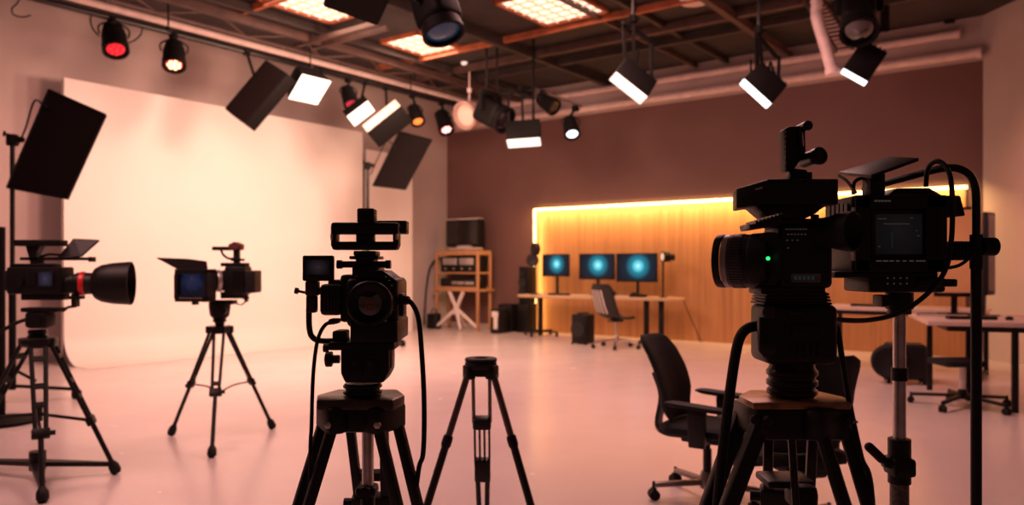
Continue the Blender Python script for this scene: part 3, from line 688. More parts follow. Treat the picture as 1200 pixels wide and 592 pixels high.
# ---- the tripod at the right in the foreground
def tripod_right():
    fr = Fr(928, 466, 1.8); o = V((fr.o.x, fr.o.y, 0)); zt = fr.o.z; k = fr.k; z0 = V((0, 0, zt))
    t = thing('tripod', 'big black tripod in the right foreground with a curved handle and copper lit plate', 'tripod', o)
    feet = [V((-.50, -.06, .012)), V((.29, -.33, .012)), V((.13, .45, .012))]
    for i, f in enumerate(feet):
        d = V((f.x, f.y, 0)).normalized()
        make_leg(t, V((d.x*.09, d.y*.075, zt-.02)), f, (.40, .40, .25)[i], .105, (.085, .085, .10)[i], (.0155, .0155, .012)[i], .020, (.38,) if i < 2 else (.24,), foot_r=.036, square=(i != 1), ml=BLACK)
    m = MB(); m.prism([V((-.115, -.08, zt-.014)), V((.105, -.08, zt-.014)), V((.122, .0, zt-.014)), V((.09, .10, zt-.014)), V((-.07, .10, zt-.014)), V((-.118, .02, zt-.014))], UP*.016, .004)
    m.build('top_plate', mat('copper_lit_plate', (.26, .13, .06), .38, .6, .4, 25), t)  # orange light on the plate put into its colour
    m = MB(); m.box((.01, 0, zt-.05), (.19, .15, .07), None, .01)
    for f in feet:
        d = V((f.x, f.y, 0)).normalized(); m.box(V((d.x*.092, d.y*.08, zt-.045)), (.05, .135, .07), math.atan2(d.y, d.x), .012)
    hub = m.build('hub', BLACK, t)
    for x, y in ((-.11, -.075), (-.085, -.09), (.10, -.08)): m = MB(); m.lathe([(.010, 0), (.012, .006), (.008, .012)], (x, y, zt-.035), (-.4, -1, 0), 8); m.build('bolt', SATIN, hub)
    m = MB(); m.box((.0, .05, zt-.205), (.11, .10, .018), None, .006); m.box((.02, .0, zt-.225), (.06, .06, .05), None, .01); m.build('leg_tray', BLACK, t)
    m = MB(); m.tube([V((-.02, -.05, zt-.06)), V((-.005, -.05, zt-.30))], .009, 10); m.build('centre_rod', SATIN, t)
    prof = [(25*k, 0), (28.5*k, 3*k), (28.5*k, 7*k), (26*k, 9*k), (26*k, 11*k), (29*k, 13*k), (29*k, 18*k), (26.5*k, 20*k), (26.5*k, 23*k), (29*k, 25*k), (29*k, 29*k), (26*k, 33*k), (24*k, 44*k)]
    m = MB(); m.lathe(prof, V((0, 0, zt+.005)), (0, 0, 1), 36); m.build('bowl_collar', SATIN, t)
    P = lambda x, y, d=0: fr.p(x, y, d) + z0
    m = MB(); q = P(929, 390); m.box((q.x, 0, q.z), (82*k, .13, 68*k), None, .016, 3)
    m.prism([P(890, 372, -.068), P(909, 372, -.068), P(909, 420, -.068), P(896, 420, -.068), P(890, 412, -.068)], V((0, .02, 0)), .004)
    for i in range(5): m.box(P(928+i*8, 410, -.066), (.007, .008, .03), None, .002)
    m.box(P(943, 388, -.067), (.06, .01, .03), None, .004); head = m.build('fluid_head', BLACK, t)
    m = MB(); m.lathe([(.012, 0), (.015, .006), (.010, .010)], P(900, 366, -.07), (0, -1, 0), 16); m.lathe([(.014, 0), (.018, .006), (.012, .010)], P(899, 408, -.072), (0, -1, 0), 16); m.build('head_knobs', GREYB, head)
    m = MB(); 
    for i in range(4): m.box(P(926, 344+i*3.6), ((72+i*2)*k, .10, .0055), None, .002)
    m.box(P(926, 349), (70*k, .09, .03), None, .004); m.build('camera_plate', BLACK, t)
    m = MB(); m.cyl(P(903, 383), P(888, 382), 8*k, None, 16); m.tube(smooth_path([P(890, 382), P(878, 384), P(869, 392), P(863, 410), P(856, 455), P(849, 510), P(841, 590, -.02), P(838, 640, -.03)], 6), 6.2*k, 12); m.build('pan_handle', RUB, t)
    m = MB(); m.lathe([(.008, 0), (.010, .012), (.006, .02)], P(971, 379), (1, 0, 0), 12); m.build('cable_socket', BLACK, t)
tripod_right()

def camera_right():
    fr = Fr(930, 345, 1.8); k = fr.k
    t = thing('broadcast_camera', 'black camera in right foreground with ribbed lens, green dot and boxed recorder on top', 'camera', fr.o)
    m = MB(); fr.box(m, 914, 262, 977, 338, -.05, .07, .012, 3); fr.box(m, 892, 336, 968, 345, -.045, .05, .004); fr.box(m, 908, 256, 962, 266, -.04, .06, .008)
    body = m.build('body', BLACK, t)
    m = MB(); P = fr.p
    m.prism([P(889, 278, -.02), P(897, 272, -.045), P(912, 272, -.052), P(918, 284, -.055), P(918, 324, -.055), P(909, 336, -.05), P(893, 336, -.03), P(886, 326, -.015), P(886, 290, -.015)], V((0, .10, 0)), .006)
    m.build('lens_housing', BLACK, t)
    m = MB(); m.lathe([(.0, -.001), (.0042, 0), (.0042, .003), (.001, .0045)], P(900, 303, -.058), (-.25, -1, 0), 14); m.build('green_lamp', GREEND, t)
    a = V((-.86, .51, 0)).normalized(); c = P(893, 306, .01)
    s = .0021
    m = MB(); m.lathe([(31*s, -.02), (31.5*s, .0), (31*s, .02), (30*s, .022), (30*s, .035)], c, a, 44); lens = m.build('lens', BLACK, t)
    m = MB(); m.lathe([(29.5*s, .035), (29.5*s, .068)], c, a, 44)
    for i in range(56):
        an = 2*PI*i/56; u = V((0, 0, 1)); v = a.cross(u); m.bar(c + a*.038 + (u*math.cos(an)+v*math.sin(an))*29.8*s, c + a*.064 + (u*math.cos(an)+v*math.sin(an))*29.8*s, .004, .004, u*math.cos(an)+v*math.sin(an))
    m.build('ribbed_ring', mat('ribbed_grip', (.022, .019, .018), .38, 0, .2, 40, 0, .6), lens)
    m = MB(); m.lathe([(29*s, .068), (30*s, .070), (30*s, .082), (29*s, .084)], c, a, 44); m.build('grey_ring', mat('grey_anodised_highlight', (.30, .26, .25), .35, .6, .1, 20), lens)  # grey ring, lightened so its highlights sit in the colour
    m = MB(); m.lathe([(30*s, .084), (30.5*s, .088), (30*s, .102), (26*s, .103), (24*s, .09)], c, a, 44, False); m.build('front_ring', BLACK, lens)
    # top rail, wedge, recorder box
    m = MB(); m.prism([P(878, 263, -.03), P(912, 252, -.05), P(916, 257, -.05), P(916, 264, -.05), P(880, 270, -.03)], V((0, .08, 0)), .002)
    for i in range(8): m.box(P(881+i*4.4, 261.5-i*1.35, -.045), (.005, .07, .006), None)
    m.build('top_rail', SATIN, t)
    m = MB(); m.prism([P(884, 240, -.03), P(968, 241, -.03), P(955, 251, -.03), P(940, 258, -.03), P(906, 258, -.03), P(898, 252, -.03)], V((0, .09, 0)), .003); m.build('wedge_mount', BLACK, t)
    m = MB(); fr.box(m, 899, 209.5, 983, 240, -.06, .065, .004)
    m.prism([P(901, 210, -.06), P(901, 239, -.06), P(863, 244, -.02), P(863, 221, -.02)], V((.02, .10, 0)), .003)
    rec = m.build('recorder_box', BLACK, t)
    m = MB(); m.prism([P(885, 221.2, -.0475), P(893.5, 219, -.0555), P(893.5, 220.8, -.0555), P(885, 223, -.0475)], V((0, -.0015, 0))); m.build('print_marks', CAMLOGO, rec)
    # microphone receiver with round end
    m = MB(); m.prism([P(919, 151, -.01), P(925, 148, -.01), P(944, 147, -.01), P(945, 178, -.01), P(930, 200, -.01), P(921, 200, -.01)], V((0, .04, 0)), .004)
    for i in range(7): m.box(P(923, 154+i*6, -.012), (.010, .006, .007), None, .001)
    g = m.build('microphone_receiver', BLACK, t)
    m = MB(); m.cyl(P(938, 153, -.016), P(939, 172, -.016), .005, None, 10); m.lathe([(.0115, -.01), (.0115, .045)], P(945, 148, -.02), (0, 1, 0), 16); m.build('clip_roller', SATIN, g)
    m = MB(); m.lathe([(7.5*k, 0), (9.5*k, .012), (9.5*k, .05), (10.2*k, .052), (10.2*k, .070), (8.7*k, .072), (8.2*k, .066)], P(941, 189.5, .03), V((.18, -1, .06)), 28, False); mic = m.build('barrel', SATIN, g)
    e = P(941, 189.5, .03) + V((.18, -1, .06)).normalized()*.067
    m = MB(); m.lathe([(.0001, .001), (3.2*k, .001), (3.3*k, .0025), (4.8*k, .0025), (5*k, 0), (8.2*k, 0)], e, V((.18, -1, .06)), 24, False); m.build('end_cap', GREYB, mic)
    m = MB(); m.prism([P(930, 197, .0), P(946, 199, .0), P(949, 211, .0), P(924, 211, .0)], V((0, .04, 0)), .003); m.box(P(946, 206, -.005), (.02, .012, .016), None, .002); m.build('shoe', BLACK, t)
    # eyepiece towards us on the right
    a = V((.62, -.78, -.02)).normalized(); c = P(957, 272, -.03)
    m = MB(); m.lathe([(14*k, -.03), (16*k, .0), (17*k, .03), (20.5*k, .05), (22.5*k, .075), (22.5*k, .088), (20.5*k, .090), (18*k, .075), (12*k, .06), (.1*k, .058)], c, a, 36, False); m.build('eyepiece', RUB, t)
    m = MB(); m.cyl(P(955, 262, -.02), P(955, 254, -.02), .006, None, 10); m.box(P(955, 254, -.02), (.018, .012, .01), None, .003); m.build('top_knob', BLACK, t)
    m = MB(); fr.box(m, 927, 320.5, 962, 331, -.0525, -.049, .001); st = m.build('status_strip', GLASS, t)
    m = MB()
    for i in range(5): fr.box(m, 931+i*5, 323.5, 934+i*5, 328, -.0535, -.0522)
    m.build('strip_digits', mat('dim_teal_digits', (.03, .08, .09), .5, emit=(.05, .2, .22), estr=.06), st)
    m = MB()
    for r, (y, n, x0, dx) in enumerate(((268, 8, 921, 3.3), (274, 6, 923, 4), (281, 3, 922, 6), (290, 1, 923, 3))):
        for i in range(n): fr.box(m, x0+i*dx, y, x0+i*dx+1.7, y+1.2, -.0525, -.0495)
    m.build('button_marks', MARK, body)
camera_right()
cable('camera_cable', 'thin black cable hanging down from the right tripod head to the floor', [at(974, 380, 1.78), at(981, 385, 1.76), at(987, 420, 1.75), at(996, 475, 1.74), at(1009, 535, 1.73), at(1022, 585, 1.72), V((.83, 1.75, .45)), V((.87, 1.9, .01)), V((1.1, 2.3, .01))], .0062)

# ---- monitor camera on a steel stand, far right foreground
def monitor_camera():
    fr = Fr(1054, 362, 2.0); k = fr.k; P = fr.p
    t = thing('studio_camera', 'large studio camera at the right seen from behind, dim grey screen and flat top plate', 'camera', fr.o)
    m = MB(); x0, x1, y0, y1 = 1002.5, 1111, 228.5, 319
    fr.box(m, x0, y0, x1, y1, .0, .20, .008)
    b = 16
    fr.box(m, x0, y0, x1, 245, -.02, .01, .005); fr.box(m, x0, 303, x1, y1, -.02, .01, .005); fr.box(m, x0, y0, 1021, y1, -.02, .01, .005); fr.box(m, 1085, y0, x1, y1, -.02, .01, .005)
    m.prism([P(1040, 230, .02), P(1050, 220.5, .02), P(1090, 220, .02), P(1108, 231, .02)], V((0, .14, 0)), .004)
    fr.box(m, 978, 318, 1100, 326, .0, .18, .006)
    body = m.build('body', BLACK, t)
    m = MB(); fr.box(m, 1022, 246, 1085, 302, -.004, .004, .002); sc_ = m.build('screen_frame', GREYB, t)
    m = MB(); fr.screen(m, 1026, 251, 1081, 298, -.006); m.build('screen_image', VIEWD, sc_)
    m = MB(); gm = mat('dim_teal_digits', (.03, .08, .09), .5)
    for i in range(9): fr.box(m, 1044.5 + (.5 if i % 2 else 0), 272+i*2.1, 1046.5, 273.2+i*2.1, -.008, -.0065)
    m.build('level_meter', gm, sc_)
    m = MB()
    for x, y, w in ((1029, 256, 10), (1067, 255, 3), (1029, 288.5, 3), (1073.5, 270, 1.5), (1075, 276, 3), (1036, 262, 30)): fr.box(m, x, y, x+w, y+.9, -.008, -.0065)
    m.build('screen_marks', MARK, sc_)
    m = MB()
    for i, w in enumerate((6, 6, 5, 4, 4, 5, 7, 3)): fr.box(m, 1027+i*7.8, 305, 1027+i*7.8+w, 306.8, -.0225, -.0195)
    for i in range(5): fr.box(m, 1025+i*4, 234.5, 1028+i*4, 236.5, -.0225, -.0195)
    m.build('button_labels', MARK, body)
    m = MB(); m.prism([P(1107, 229, .03), P(1126, 229, .03), P(1132, 253, .03), P(1107, 255, .03)], V((0, .10, 0)), .004); m.build('side_flap', GREYB, t)
    m = MB(); m.prism([P(983, 205, .14), P(1021, 209, -.06), P(1077, 189, -.06), P(1042, 187, .14)], V((0, 0, .009)), .002); m.build('top_plate', BLACK, t)
    m = MB(); fr.box(m, 1020, 203, 1038, 229, .0, .05, .004); m.lathe([(.004, 0), (.004, .004)], P(1030, 210, -.001), (0, -1, 0), 10); m.build('plate_post', BLACK, t)
    m = MB()
    m.box(P(1046, 333, .08), (.20, .16, .04), None, .008); m.box(P(1083, 331, .06), (.10, .14, .02), None, .004); br = m.build('lower_bracket', BLACK, t)
    m = MB()
    for r in range(2):
        for i in range(4): m.lathe([(.0022, 0), (.0022, .002)], P(1040+i*7.5, 326+r*6.5, -.002), (0, -1, 0), 8)
    m.build('bracket_buttons', MARK, br)
    m = MB(); m.cyl(P(1054, 343, .08), P(1054, 362, .08), .035); fr.box(m, 1034, 346, 1045, 360, .02, .08, .006); m.build('mount_block', BLACK, t)
    m = MB(); 
    for i in range(6): m.lathe([(.022, i*.011), (.026, i*.011+.003), (.026, i*.011+.007), (.022, i*.011+.011)], P(1100, 294, .08), (1, 0, 0), 20)
    m.build('ribbed_connector', RUB, t)
    for s, pts in (('loop', None),):
        m = MB(); m.tube(smooth_path([P(983, 206, .1), P(992, 212, .06), P(1003, 226, .02)], 5), .004, 6); m.tube(smooth_path([P(1000, 228, .05), P(1001, 214, .05), P(1010, 209, .05), P(1018, 212, .05)], 5), .005, 6); m.build('thin_wire', RUB, t)
    m = MB()
    for i in range(5): m.box(P(972+i*5, 250+i*0, .16-i*.03), (.004, .02, .05), None, .001)
    m.build('side_vents', GREYB, t)
monitor_camera()

def steel_stand():
    o = at(1054, 400, 2.08); o.z = 0
    t = thing('camera_stand', 'brushed steel column stand with black clamps holding the studio camera', 'camera stand', o)
    z = lambda py: at(1054, py, 2.08).z
    m = MB(); m.cyl((0, 0, z(552)), (0, 0, z(366)), .0165); m.build('column', CHROME, t)
    m = MB(); m.cyl((0, 0, .10), (0, 0, z(552)), .024); m.build('lower_column', mat('pitted_grey_tube', (.10, .085, .08), .5, .5, .5, 120, .3), t)
    m = MB(); m.cyl((0, 0, z(446)), (0, 0, z(431)), .021); m.build('collar', BLACK, t)
    m = MB(); m.cyl((0, 0, z(566)), (0, 0, z(514)), .029); m.box((0, 0, z(546)), (.062, .07, .05), None, .01); m.lathe([(.012, 0), (.016, .01), (.012, .03)], V((-.02, -.01, z(542))), (-1, 0, .1), 12); cl = m.build('clamp', BLACK, t)
    m = MB(); a = V((-.045, -.02, z(541))); b = V((-.095, -.03, z(521))); m.tube([a, a + (b-a)*.25], .007, 10); m.cyl(a + (b-a)*.25, b, .0125); m.ball(b, .0125); m.build('clamp_lever', RUB, cl)
    m = MB(); m.cyl((0, 0, z(368)), (0, 0, z(361)), .03); m.build('top_spigot', BLACK, t)
    for i in range(3):
        an = 2*PI*i/3 + .9; d = V((math.cos(an), math.sin(an), 0)); m = MB(); m.bar(d*.02 + UP*.12, d*.42 + UP*.035, .04, .03, UP, .006); l = m.build('base_leg', BLACK, t)
        m = MB(); m.lathe([(.02, 0), (.03, .01), (.03, .04), (.02, .05)], d*.42 , (0, 0, 1), 14); m.build('rubber_foot', RUB, l)
    m = MB(); m.cyl((0, 0, .08), (0, 0, .18), .045); m.build('base_hub', BLACK, t)
steel_stand()

def bent_pole():
    fr = Fr(1144, 400, 2.0); o = V((fr.o.x, fr.o.y, 0)); z0 = V((0, 0, fr.o.z)); k = fr.k
    P = lambda x, y, d=0: fr.p(x, y, d) + z0
    t = thing('bent_pole', 'tall black tubular pole bending over the studio camera at the right edge', 'pole stand', o)
    m = MB(); m.tube([P(1144, 300), P(1144, 245)] + smooth_path([P(1144, 245), P(1143, 222, .0), P(1137, 206, .01), P(1122, 197.5, .03), P(1102, 198, .06), P(1070, 206, .12), P(1040, 214, .18), P(1012, 222, .24)], 6)[1:], 4.6*k, 12); m.build('bent_tube', SATIN, t)
    m = MB(); m.cyl(V((0, 0, .06)), P(1144, 275), 6.0*k, None, 16); m.build('upright', BLACK, t)
    m = MB(); m.cyl(P(1144, 315), P(1144, 275), 7.0*k, None, 16); m.build('collar', RUB, t)
    m = MB()
    for i in range(5): m.lathe([(.019, i*.008), (.024, i*.008+.002), (.024, i*.008+.006), (.019, i*.008+.008)], P(1149, 289), (1, .1, 0), 20)
    m.build('ribbed_knob', RUB, t)
    m = MB()
    for i in range(6): m.lathe([(.020, i*.009), (.025, i*.009+.002), (.025, i*.009+.006), (.020, i*.009+.009)], P(1138, 294), (-1, 0, 0), 20)
    m.build('ribbed_coupling', RUB, t)
    m = MB(); m.lathe([(.19, 0), (.19, .03), (.05, .06)], (0, 0, 0), (0, 0, 1), 32); m.build('base_plate', BLACK, t)
bent_pole()
cable('camera_cable', 'black cable sagging between the right tripod head and the studio camera', [at(926, 366, 1.73), at(950, 369, 1.74), at(985, 375, 1.80), at(1020, 375, 1.88), at(1056, 366, 1.92), at(1088, 343, 1.94), at(1108, 316, 1.95), at(1115, 280, 1.95), at(1116, 235, 1.95), at(1113, 205, 1.96), at(1104, 191, 1.98), at(1094, 190, 2.0), at(1087, 199, 2.03), at(1085, 218, 2.06)], .0062)
cable('camera_cable', 'short copper lit cable curling from the studio camera to the bent pole', [at(1112, 314, 2.0), at(1124, 311, 1.97), at(1134, 304, 1.96), at(1139, 297, 1.97)], .0045)

# ================================================================== HANGING LAMPS
def clamp_parts(t, hook, drop_to, w=.04):
    """a pipe clamp at the local point hook and a stem down to the local point drop_to"""
    hook = V(hook); drop_to = V(drop_to)
    m = MB(); m.box(hook, (.09, .09, .10), YAW, .012); m.lathe([(.018, 0), (.018, .05), (.010, .055)], hook + V((.03, -.03, -.02)), (.6, -.8, 0), 10)
    if (hook-drop_to).length > .05: m.bar(hook, drop_to, w, w*.6)
    m.build('pipe_clamp', LAMPB, t)

def spot(name, label, px, py, Y, aim, length, r, lens_m, hook=None, group=None, cells=7, rim_m=None):
    c = at(px, py, Y); hook = c + UP*(r+.16) if hook is None else V(hook)
    t = thing(name, label, 'stage lamp', hook, 0, group); o = c - hook; a = V(aim).normalized()
    clamp_parts(t, (0, 0, -.03), o - a*length*.1 + UP*(r+.03))
    m = MB(); b = o - a*length*.5
    m.lathe([(r*.45, 0), (r*.75, length*.06), (r*.82, length*.22), (r*.88, length*.24), (r*.88, length*.34), (r*.92, length*.36), (r, length*.75), (r*1.04, length*.78), (r*1.04, length), (r*.9, length*1.0), (r*.86, length*.93)], b, a, 28, False)
    for i in range(4): m.lathe([(r*.9, 0), (r*.97, .006), (r*.97, .014), (r*.9, .02)], b + a*length*(.40+.08*i), a, 24, False)
    m.build('housing', LAMPB, t)
    s = a.cross(UP).normalized(); m = MB(); top = o - a*length*.1 + UP*(r+.03)
    m.tube(smooth_path([o - a*length*.1 + s*(r+.015), o - a*length*.1 + s*(r+.015) + UP*r*.7, top, o - a*length*.1 - s*(r+.015) + UP*r*.7, o - a*length*.1 - s*(r+.015)], 6), .012, 6)
    m.build('yoke', SATIN, t)
    m = MB(); f = b + a*length*.93; u = s; v = a.cross(s)
    m.lathe([(.001, .004), (r*.72, 0)], f, a, 24, False); ln = m.build('lens', lens_m if rim_m is None else rim_m, t)
    m = MB(); m.lathe([(r*.70, .0), (r*.74, .012), (r*.90, .004)], f, a, 24, False); m.build('bezel', LAMPB, t)
    m = MB()
    for i in range(cells):
        an = 2*PI*i/cells; m.ball(f + (u*math.cos(an)+v*math.sin(an))*r*.46 + a*.004, r*.17, 8)
    m.ball(f + a*.004, r*.2, 8); m.build('light_cells', lens_m, ln)
    return t

def panel(name, label, px, py, Y, e1, e2, depth, face_m, side=1, hook=None, yoke=None, grid=(0, 0), face_inset=.02, group=None, cat='studio lamp', taper=.0, face_name='light_face', post=None, body_m=None, rod=False):
    """a lamp whose face is centred at px, py; e1 and e2 are its full edges in pixels and metres of depth"""
    k = Y/F; c = at(px, py, Y)
    ed = lambda e, dy: at(px+e[0]/2, py+e[1]/2, Y+dy/2) - at(px-e[0]/2, py-e[1]/2, Y-dy/2)
    E2 = ed(e2, e2[2]); dy = e1[2]; best = None
    for i in range(-60, 61):                             # the depth of the long edge that squares the corner
        q = ed(e1, i*.01); s_ = abs(q.dot(E2)) + abs(i)*1e-5
        if best is None or s_ < best[0]: best = (s_, i*.01)
    E1 = ed(e1, best[1])
    n = E1.cross(E2).normalized()
    if n.dot(c - V((0, 0, EYE))) > 0: n = -n           # the face looks toward the camera side
    n = n*side
    hook = c + UP*.4 if hook is None else V(hook)
    t = thing(name, label, cat, hook, 0, group); o = c - hook
    A, B = E1/2, E2/2; q = [-A-B, A-B, A+B, -A+B]
    m = MB(); g = 1-taper
    t_ = bmesh.new(); fr_ = [t_.verts.new(o + p) for p in q]; bk = [t_.verts.new(o + p*g - n*depth) for p in q]
    t_.faces.new(fr_); t_.faces.new(bk[::-1])
    for i in range(4): t_.faces.new((fr_[i], bk[i], bk[(i+1) % 4], fr_[(i+1) % 4]))
    bmesh.ops.recalc_face_normals(t_, faces=t_.faces); bmesh.ops.bevel(t_, geom=list(t_.edges), offset=.012, segments=2, affect='EDGES', profile=.5)
    m._merge(t_, Matrix.Identity(3), V((0, 0, 0)))
    for i in range(5):                                   # cooling fins on the back
        s = (i-2)/5.5; m.bar(o - n*(depth+.012) + E1*s - B*g*.7, o - n*(depth+.012) + E1*s + B*g*.7, .02, .03, n)
    m.build('housing', body_m or LAMPB, t)
    m = MB(); f = (1-face_inset*2)
    m.prism([o + p*f + n*.003 for p in q], n*.008); fc = m.build(face_name, face_m, t)
    if grid[0]:
        m = MB()
        for i in range(1, grid[0]): s = i/grid[0]-.5; m.bar(o + n*.013 + E1*s*f - B*f, o + n*.013 + E1*s*f + B*f, .006, .008, n)
        for i in range(1, grid[1]): s = i/grid[1]-.5; m.bar(o + n*.013 + E2*s*f - A*f, o + n*.013 + E2*s*f + A*f, .006, .008, n)
        m.build('grid', mat('grid_warm_white', (.8, .68, .6), .5, emit=(1, .75, .6), estr=.62), t)
    bc = o - n*depth*.5
    if rod:
        m = MB(); m.cyl((0, 0, 0), (0, 0, CEIL-.005-hook.z), .022, None, 8); m.build('drop_rod', SATIN, t)
    if yoke:                                            # two arms at the ends of E1 up to a crossbar
        s = E1.normalized(); L = E1.length/2*g + .03; up = V(yoke)
        m = MB(); p0 = bc - s*L; p1 = bc + s*L
        m.bar(p0, p0 + up, .035, .018, s); m.bar(p1, p1 + up, .035, .018, s); m.bar(p0 + up, p1 + up, .04, .03)
        m.lathe([(.03, 0), (.03, .03)], p0, -s, 12); m.lathe([(.03, 0), (.03, .03)], p1, s, 12); m.build('yoke', SATIN, t)
        clamp_parts(t, (0, 0, 0), (p0+p1)/2 + up)
    else:
        clamp_parts(t, (0, 0, 0), bc)
    return t

# lamps on the rail over the backdrop, from the left
def on_rail(px): return rail_at(px)
spot('spot_lamp', 'black can lamp with a red lens, leftmost on the rail', 134, 45, rail_at(134).y, (.34, -.45, -.95), .44, .155, LENSR, on_rail(131))
spot('spot_lamp', 'black can lamp with a fiery red and white lens, second on the rail', 204, 64, rail_at(204).y, (.20, -.45, -.95), .42, .15, mat('hot_lamp_cells', (.9, .5, .3), .3, emit=(1, .62, .30), estr=3.0), on_rail(203), rim_m=LENSR)
panel('softbox_lamp', 'large black softbox seen from its dark underside, right of the second can lamp', 300, 107, 11.3, (-49, 58.3, .15), (25.2, 17.3, -.25), .22, mat('dark_cloth_face', (.016, .010, .010), .9, spec=.06), 1, rail_at(289), None, cat='studio lamp')
panel('panel_lamp', 'square lit white panel lamp on the rail above the backdrop', 363, 105, 12.0, (35, 8, .10), (-17, 29, .25), .28, LAMPW, 1, rail_at(376), None, (6, 5), taper=.25)
spot('spot_lamp', 'small dark can lamp with a reddish rim, right of the square lit panel', 409, 113, rail_at(409).y, (.35, -.5, -.9), .40, .13, mat('dim_red_lens', (.2, .02, .02), .3, emit=(.8, .04, .08), estr=.6), on_rail(408))
panel('panel_lamp', 'small white lit panel lamp with a red glowing end, left of the long bar lamp', 423, 133, 12.8, (25, -19, .1), (9, 12, .25), .16, LAMPW, 1, rail_at(428), None)
panel('bar_lamp', 'long tilted black bar lamp with a pale lit strip, above the small tilted flag', 447, 136, 12.6, (40, -32, .1), (6, 7.5, -.20), .36, mat('lamp_soft_face', (.8, .6, .5), .5, emit=(1, .72, .55), estr=.85), 1, rail_at(452), None)
spot('spot_lamp', 'small can lamp with an orange lens, second from the right end of the rail', 487, 134, rail_at(487).y, (.32, -.5, -.85), .42, .13, LENSO, on_rail(483))
spot('spot_lamp', 'small can lamp with a red and white lens at the right end of the rail', 520, 142, rail_at(520).y, (.30, -.5, -.9), .50, .15, mat('pink_white_lens', (.8, .3, .3), .3, emit=(1, .75, .65), estr=2.0), on_rail(517), rim_m=LENSR)
# white drum lamp near the corner
c = at(550, 134, 14.5); t = thing('drum_lamp', 'pale round drum shaped lamp hanging near the far corner of the room', 'stage lamp', c + UP*.45)
m = MB(); a = V((-.55, -.75, -.3)).normalized(); m.lathe([(.10, -.30), (.2, -.26), (.24, -.1), (.26, .08), (.27, .16), (.22, .17), (.2, .10)], V((0, 0, -.45)), a, 28, False); m.build('housing', mat('dusty_pink_shell', (.42, .27, .24), .5), t)
m = MB(); m.lathe([(.001, .11), (.205, .10)], V((0, 0, -.45)), a, 24, False); m.build('lens', mat('pale_lens', (.8, .6, .5), .4, emit=(1, .6, .45), estr=.08), t)
m = MB(); m.tube([V((0, 0, -.22)), V((0, 0, CEIL-c.z-.45))], .015, 8); m.box((0, 0, 0), (.08, .08, .08), None, .01); m.build('hanger', PIPEW, t)

# lamps hanging in the middle of the room
def drop_bar(px, py0, Y, name='hanging_bar'):
    pass
# a cross pipe carrying the middle lamps
q0 = at(572, 112, 13.2); q1 = at(625, 104, 12.9); q2 = at(682, 124, 12.6)
t = thing('lamp_boom', 'thin black pipe with a brown arm carrying the lamps before the brown wall', 'lamp boom', q1)
m = MB(); m.tube([q0-q1, V((0, 0, 0)), ], .03, 8); m.build('pipe', SATIN, t)
m = MB(); m.tube([V((0, 0, 0)), q2-q1], .028, 8); m.build('arm', BEAM, t)
m = MB(); m.tube([V((0, 0, 0)), V((0, 0, CEIL-q1.z-.01))], .022, 8); m.tube([(q0-q1)*.8, (q0-q1)*.8 + UP*(CEIL-q1.z-.02)], .018, 8); m.build('drop_rod', SATIN, t)
def moving_head(name, label, px, py, Y, s, aim, lens_m, hook, cat='stage lamp', rod=True):
    c = at(px, py, Y); hook = V(hook); t = thing(name, label, cat, hook); o = c-hook; a = V(aim).normalized(); sd = a.cross(UP).normalized()
    v = a.cross(sd)
    m = MB(); R = Matrix((sd, a, -v)).transposed()
    m.box(o, (s*.78, s*.95, s*.85), R, s*.16, 3); m.lathe([(s*.36, 0), (s*.44, s*.05), (s*.47, s*.30), (s*.40, s*.31), (s*.38, s*.22)], o + a*s*.42, a, 28, False)
    for i in range(5): m.box(o - a*s*(.1+.07*i) + v*-s*.42, (s*.5, s*.03, s*.05), R)
    m.build('head', LAMPB, t)
    m = MB(); m.lathe([(.001, s*.10), (s*.22, s*.06), (s*.38, -s*.02)], o + a*s*.64, a, 28, False); m.build('lens', lens_m, t)
    m = MB()
    for k in (-1, 1): m.bar(o + sd*k*s*.46, o + sd*k*s*.46 + UP*s*.62, s*.12, s*.22, sd, s*.03)
    m.bar(o - sd*s*.5 + UP*s*.62, o + sd*s*.5 + UP*s*.62, s*.2, s*.16, UP, s*.03); m.build('yoke', LAMPB, t)
    clamp_parts(t, (0, 0, 0), o + UP*s*.66)
    if rod:
        m = MB(); m.cyl((0, 0, 0), (0, 0, CEIL-.005-hook.z), .022, None, 8); m.build('drop_rod', SATIN, t)
    return t
moving_head('moving_head_lamp', 'dark moving head lamp hanging left of the lit box lamp before the brown wall', 575, 132, 13.0, .50, (.75, -.55, -.5), GLASS, at(570, 112, 13.1))
bl = panel('box_lamp', 'black box lamp with a lit white strip below, hanging level before the brown wall', 614, 167, 12.7, (40, -3, .05), (2, 9.5, .28), .34, LAMPW, 1, at(611, 104, 12.75), None)
m_t = bl; o = at(611, 155, 12.8) - m_t.location
m = MB()
for x, y0, y1 in ((596, 148, 104), (625, 147, 100)):
    m.bar(at(x, y0, 12.8) - m_t.location, at(x, y1, 12.8) - m_t.location, .045, .03)
m.bar(at(596, 104, 12.8) - m_t.location, at(625, 116, 12.8) - m_t.location, .05, .04); m.build('yoke', LAMPB, m_t)
spot('spot_lamp', 'dark unlit can lamp on the brown arm, right of the lit box lamp', 641, 120, 12.9, (.6, -.5, -.55), .40, .14, GLASS, at(636, 107, 12.85))
spot('spot_lamp', 'small can lamp with a blue white shining lens at the end of the arm', 669, 149, 12.7, (.1, -.55, -.8), .36, .13, LENSB, at(674, 125, 12.65), cells=1)
tl = panel('panel_lamp', 'lit tilted panel lamp on a tall two armed yoke before the upper brown wall', 736.5, 103, 10.0, (38, 30, .12), (8.5, -9, -.20), .30, LAMPW, 1, at(742, 22, 10.0), None, (9, 3), taper=.06, rod=True)
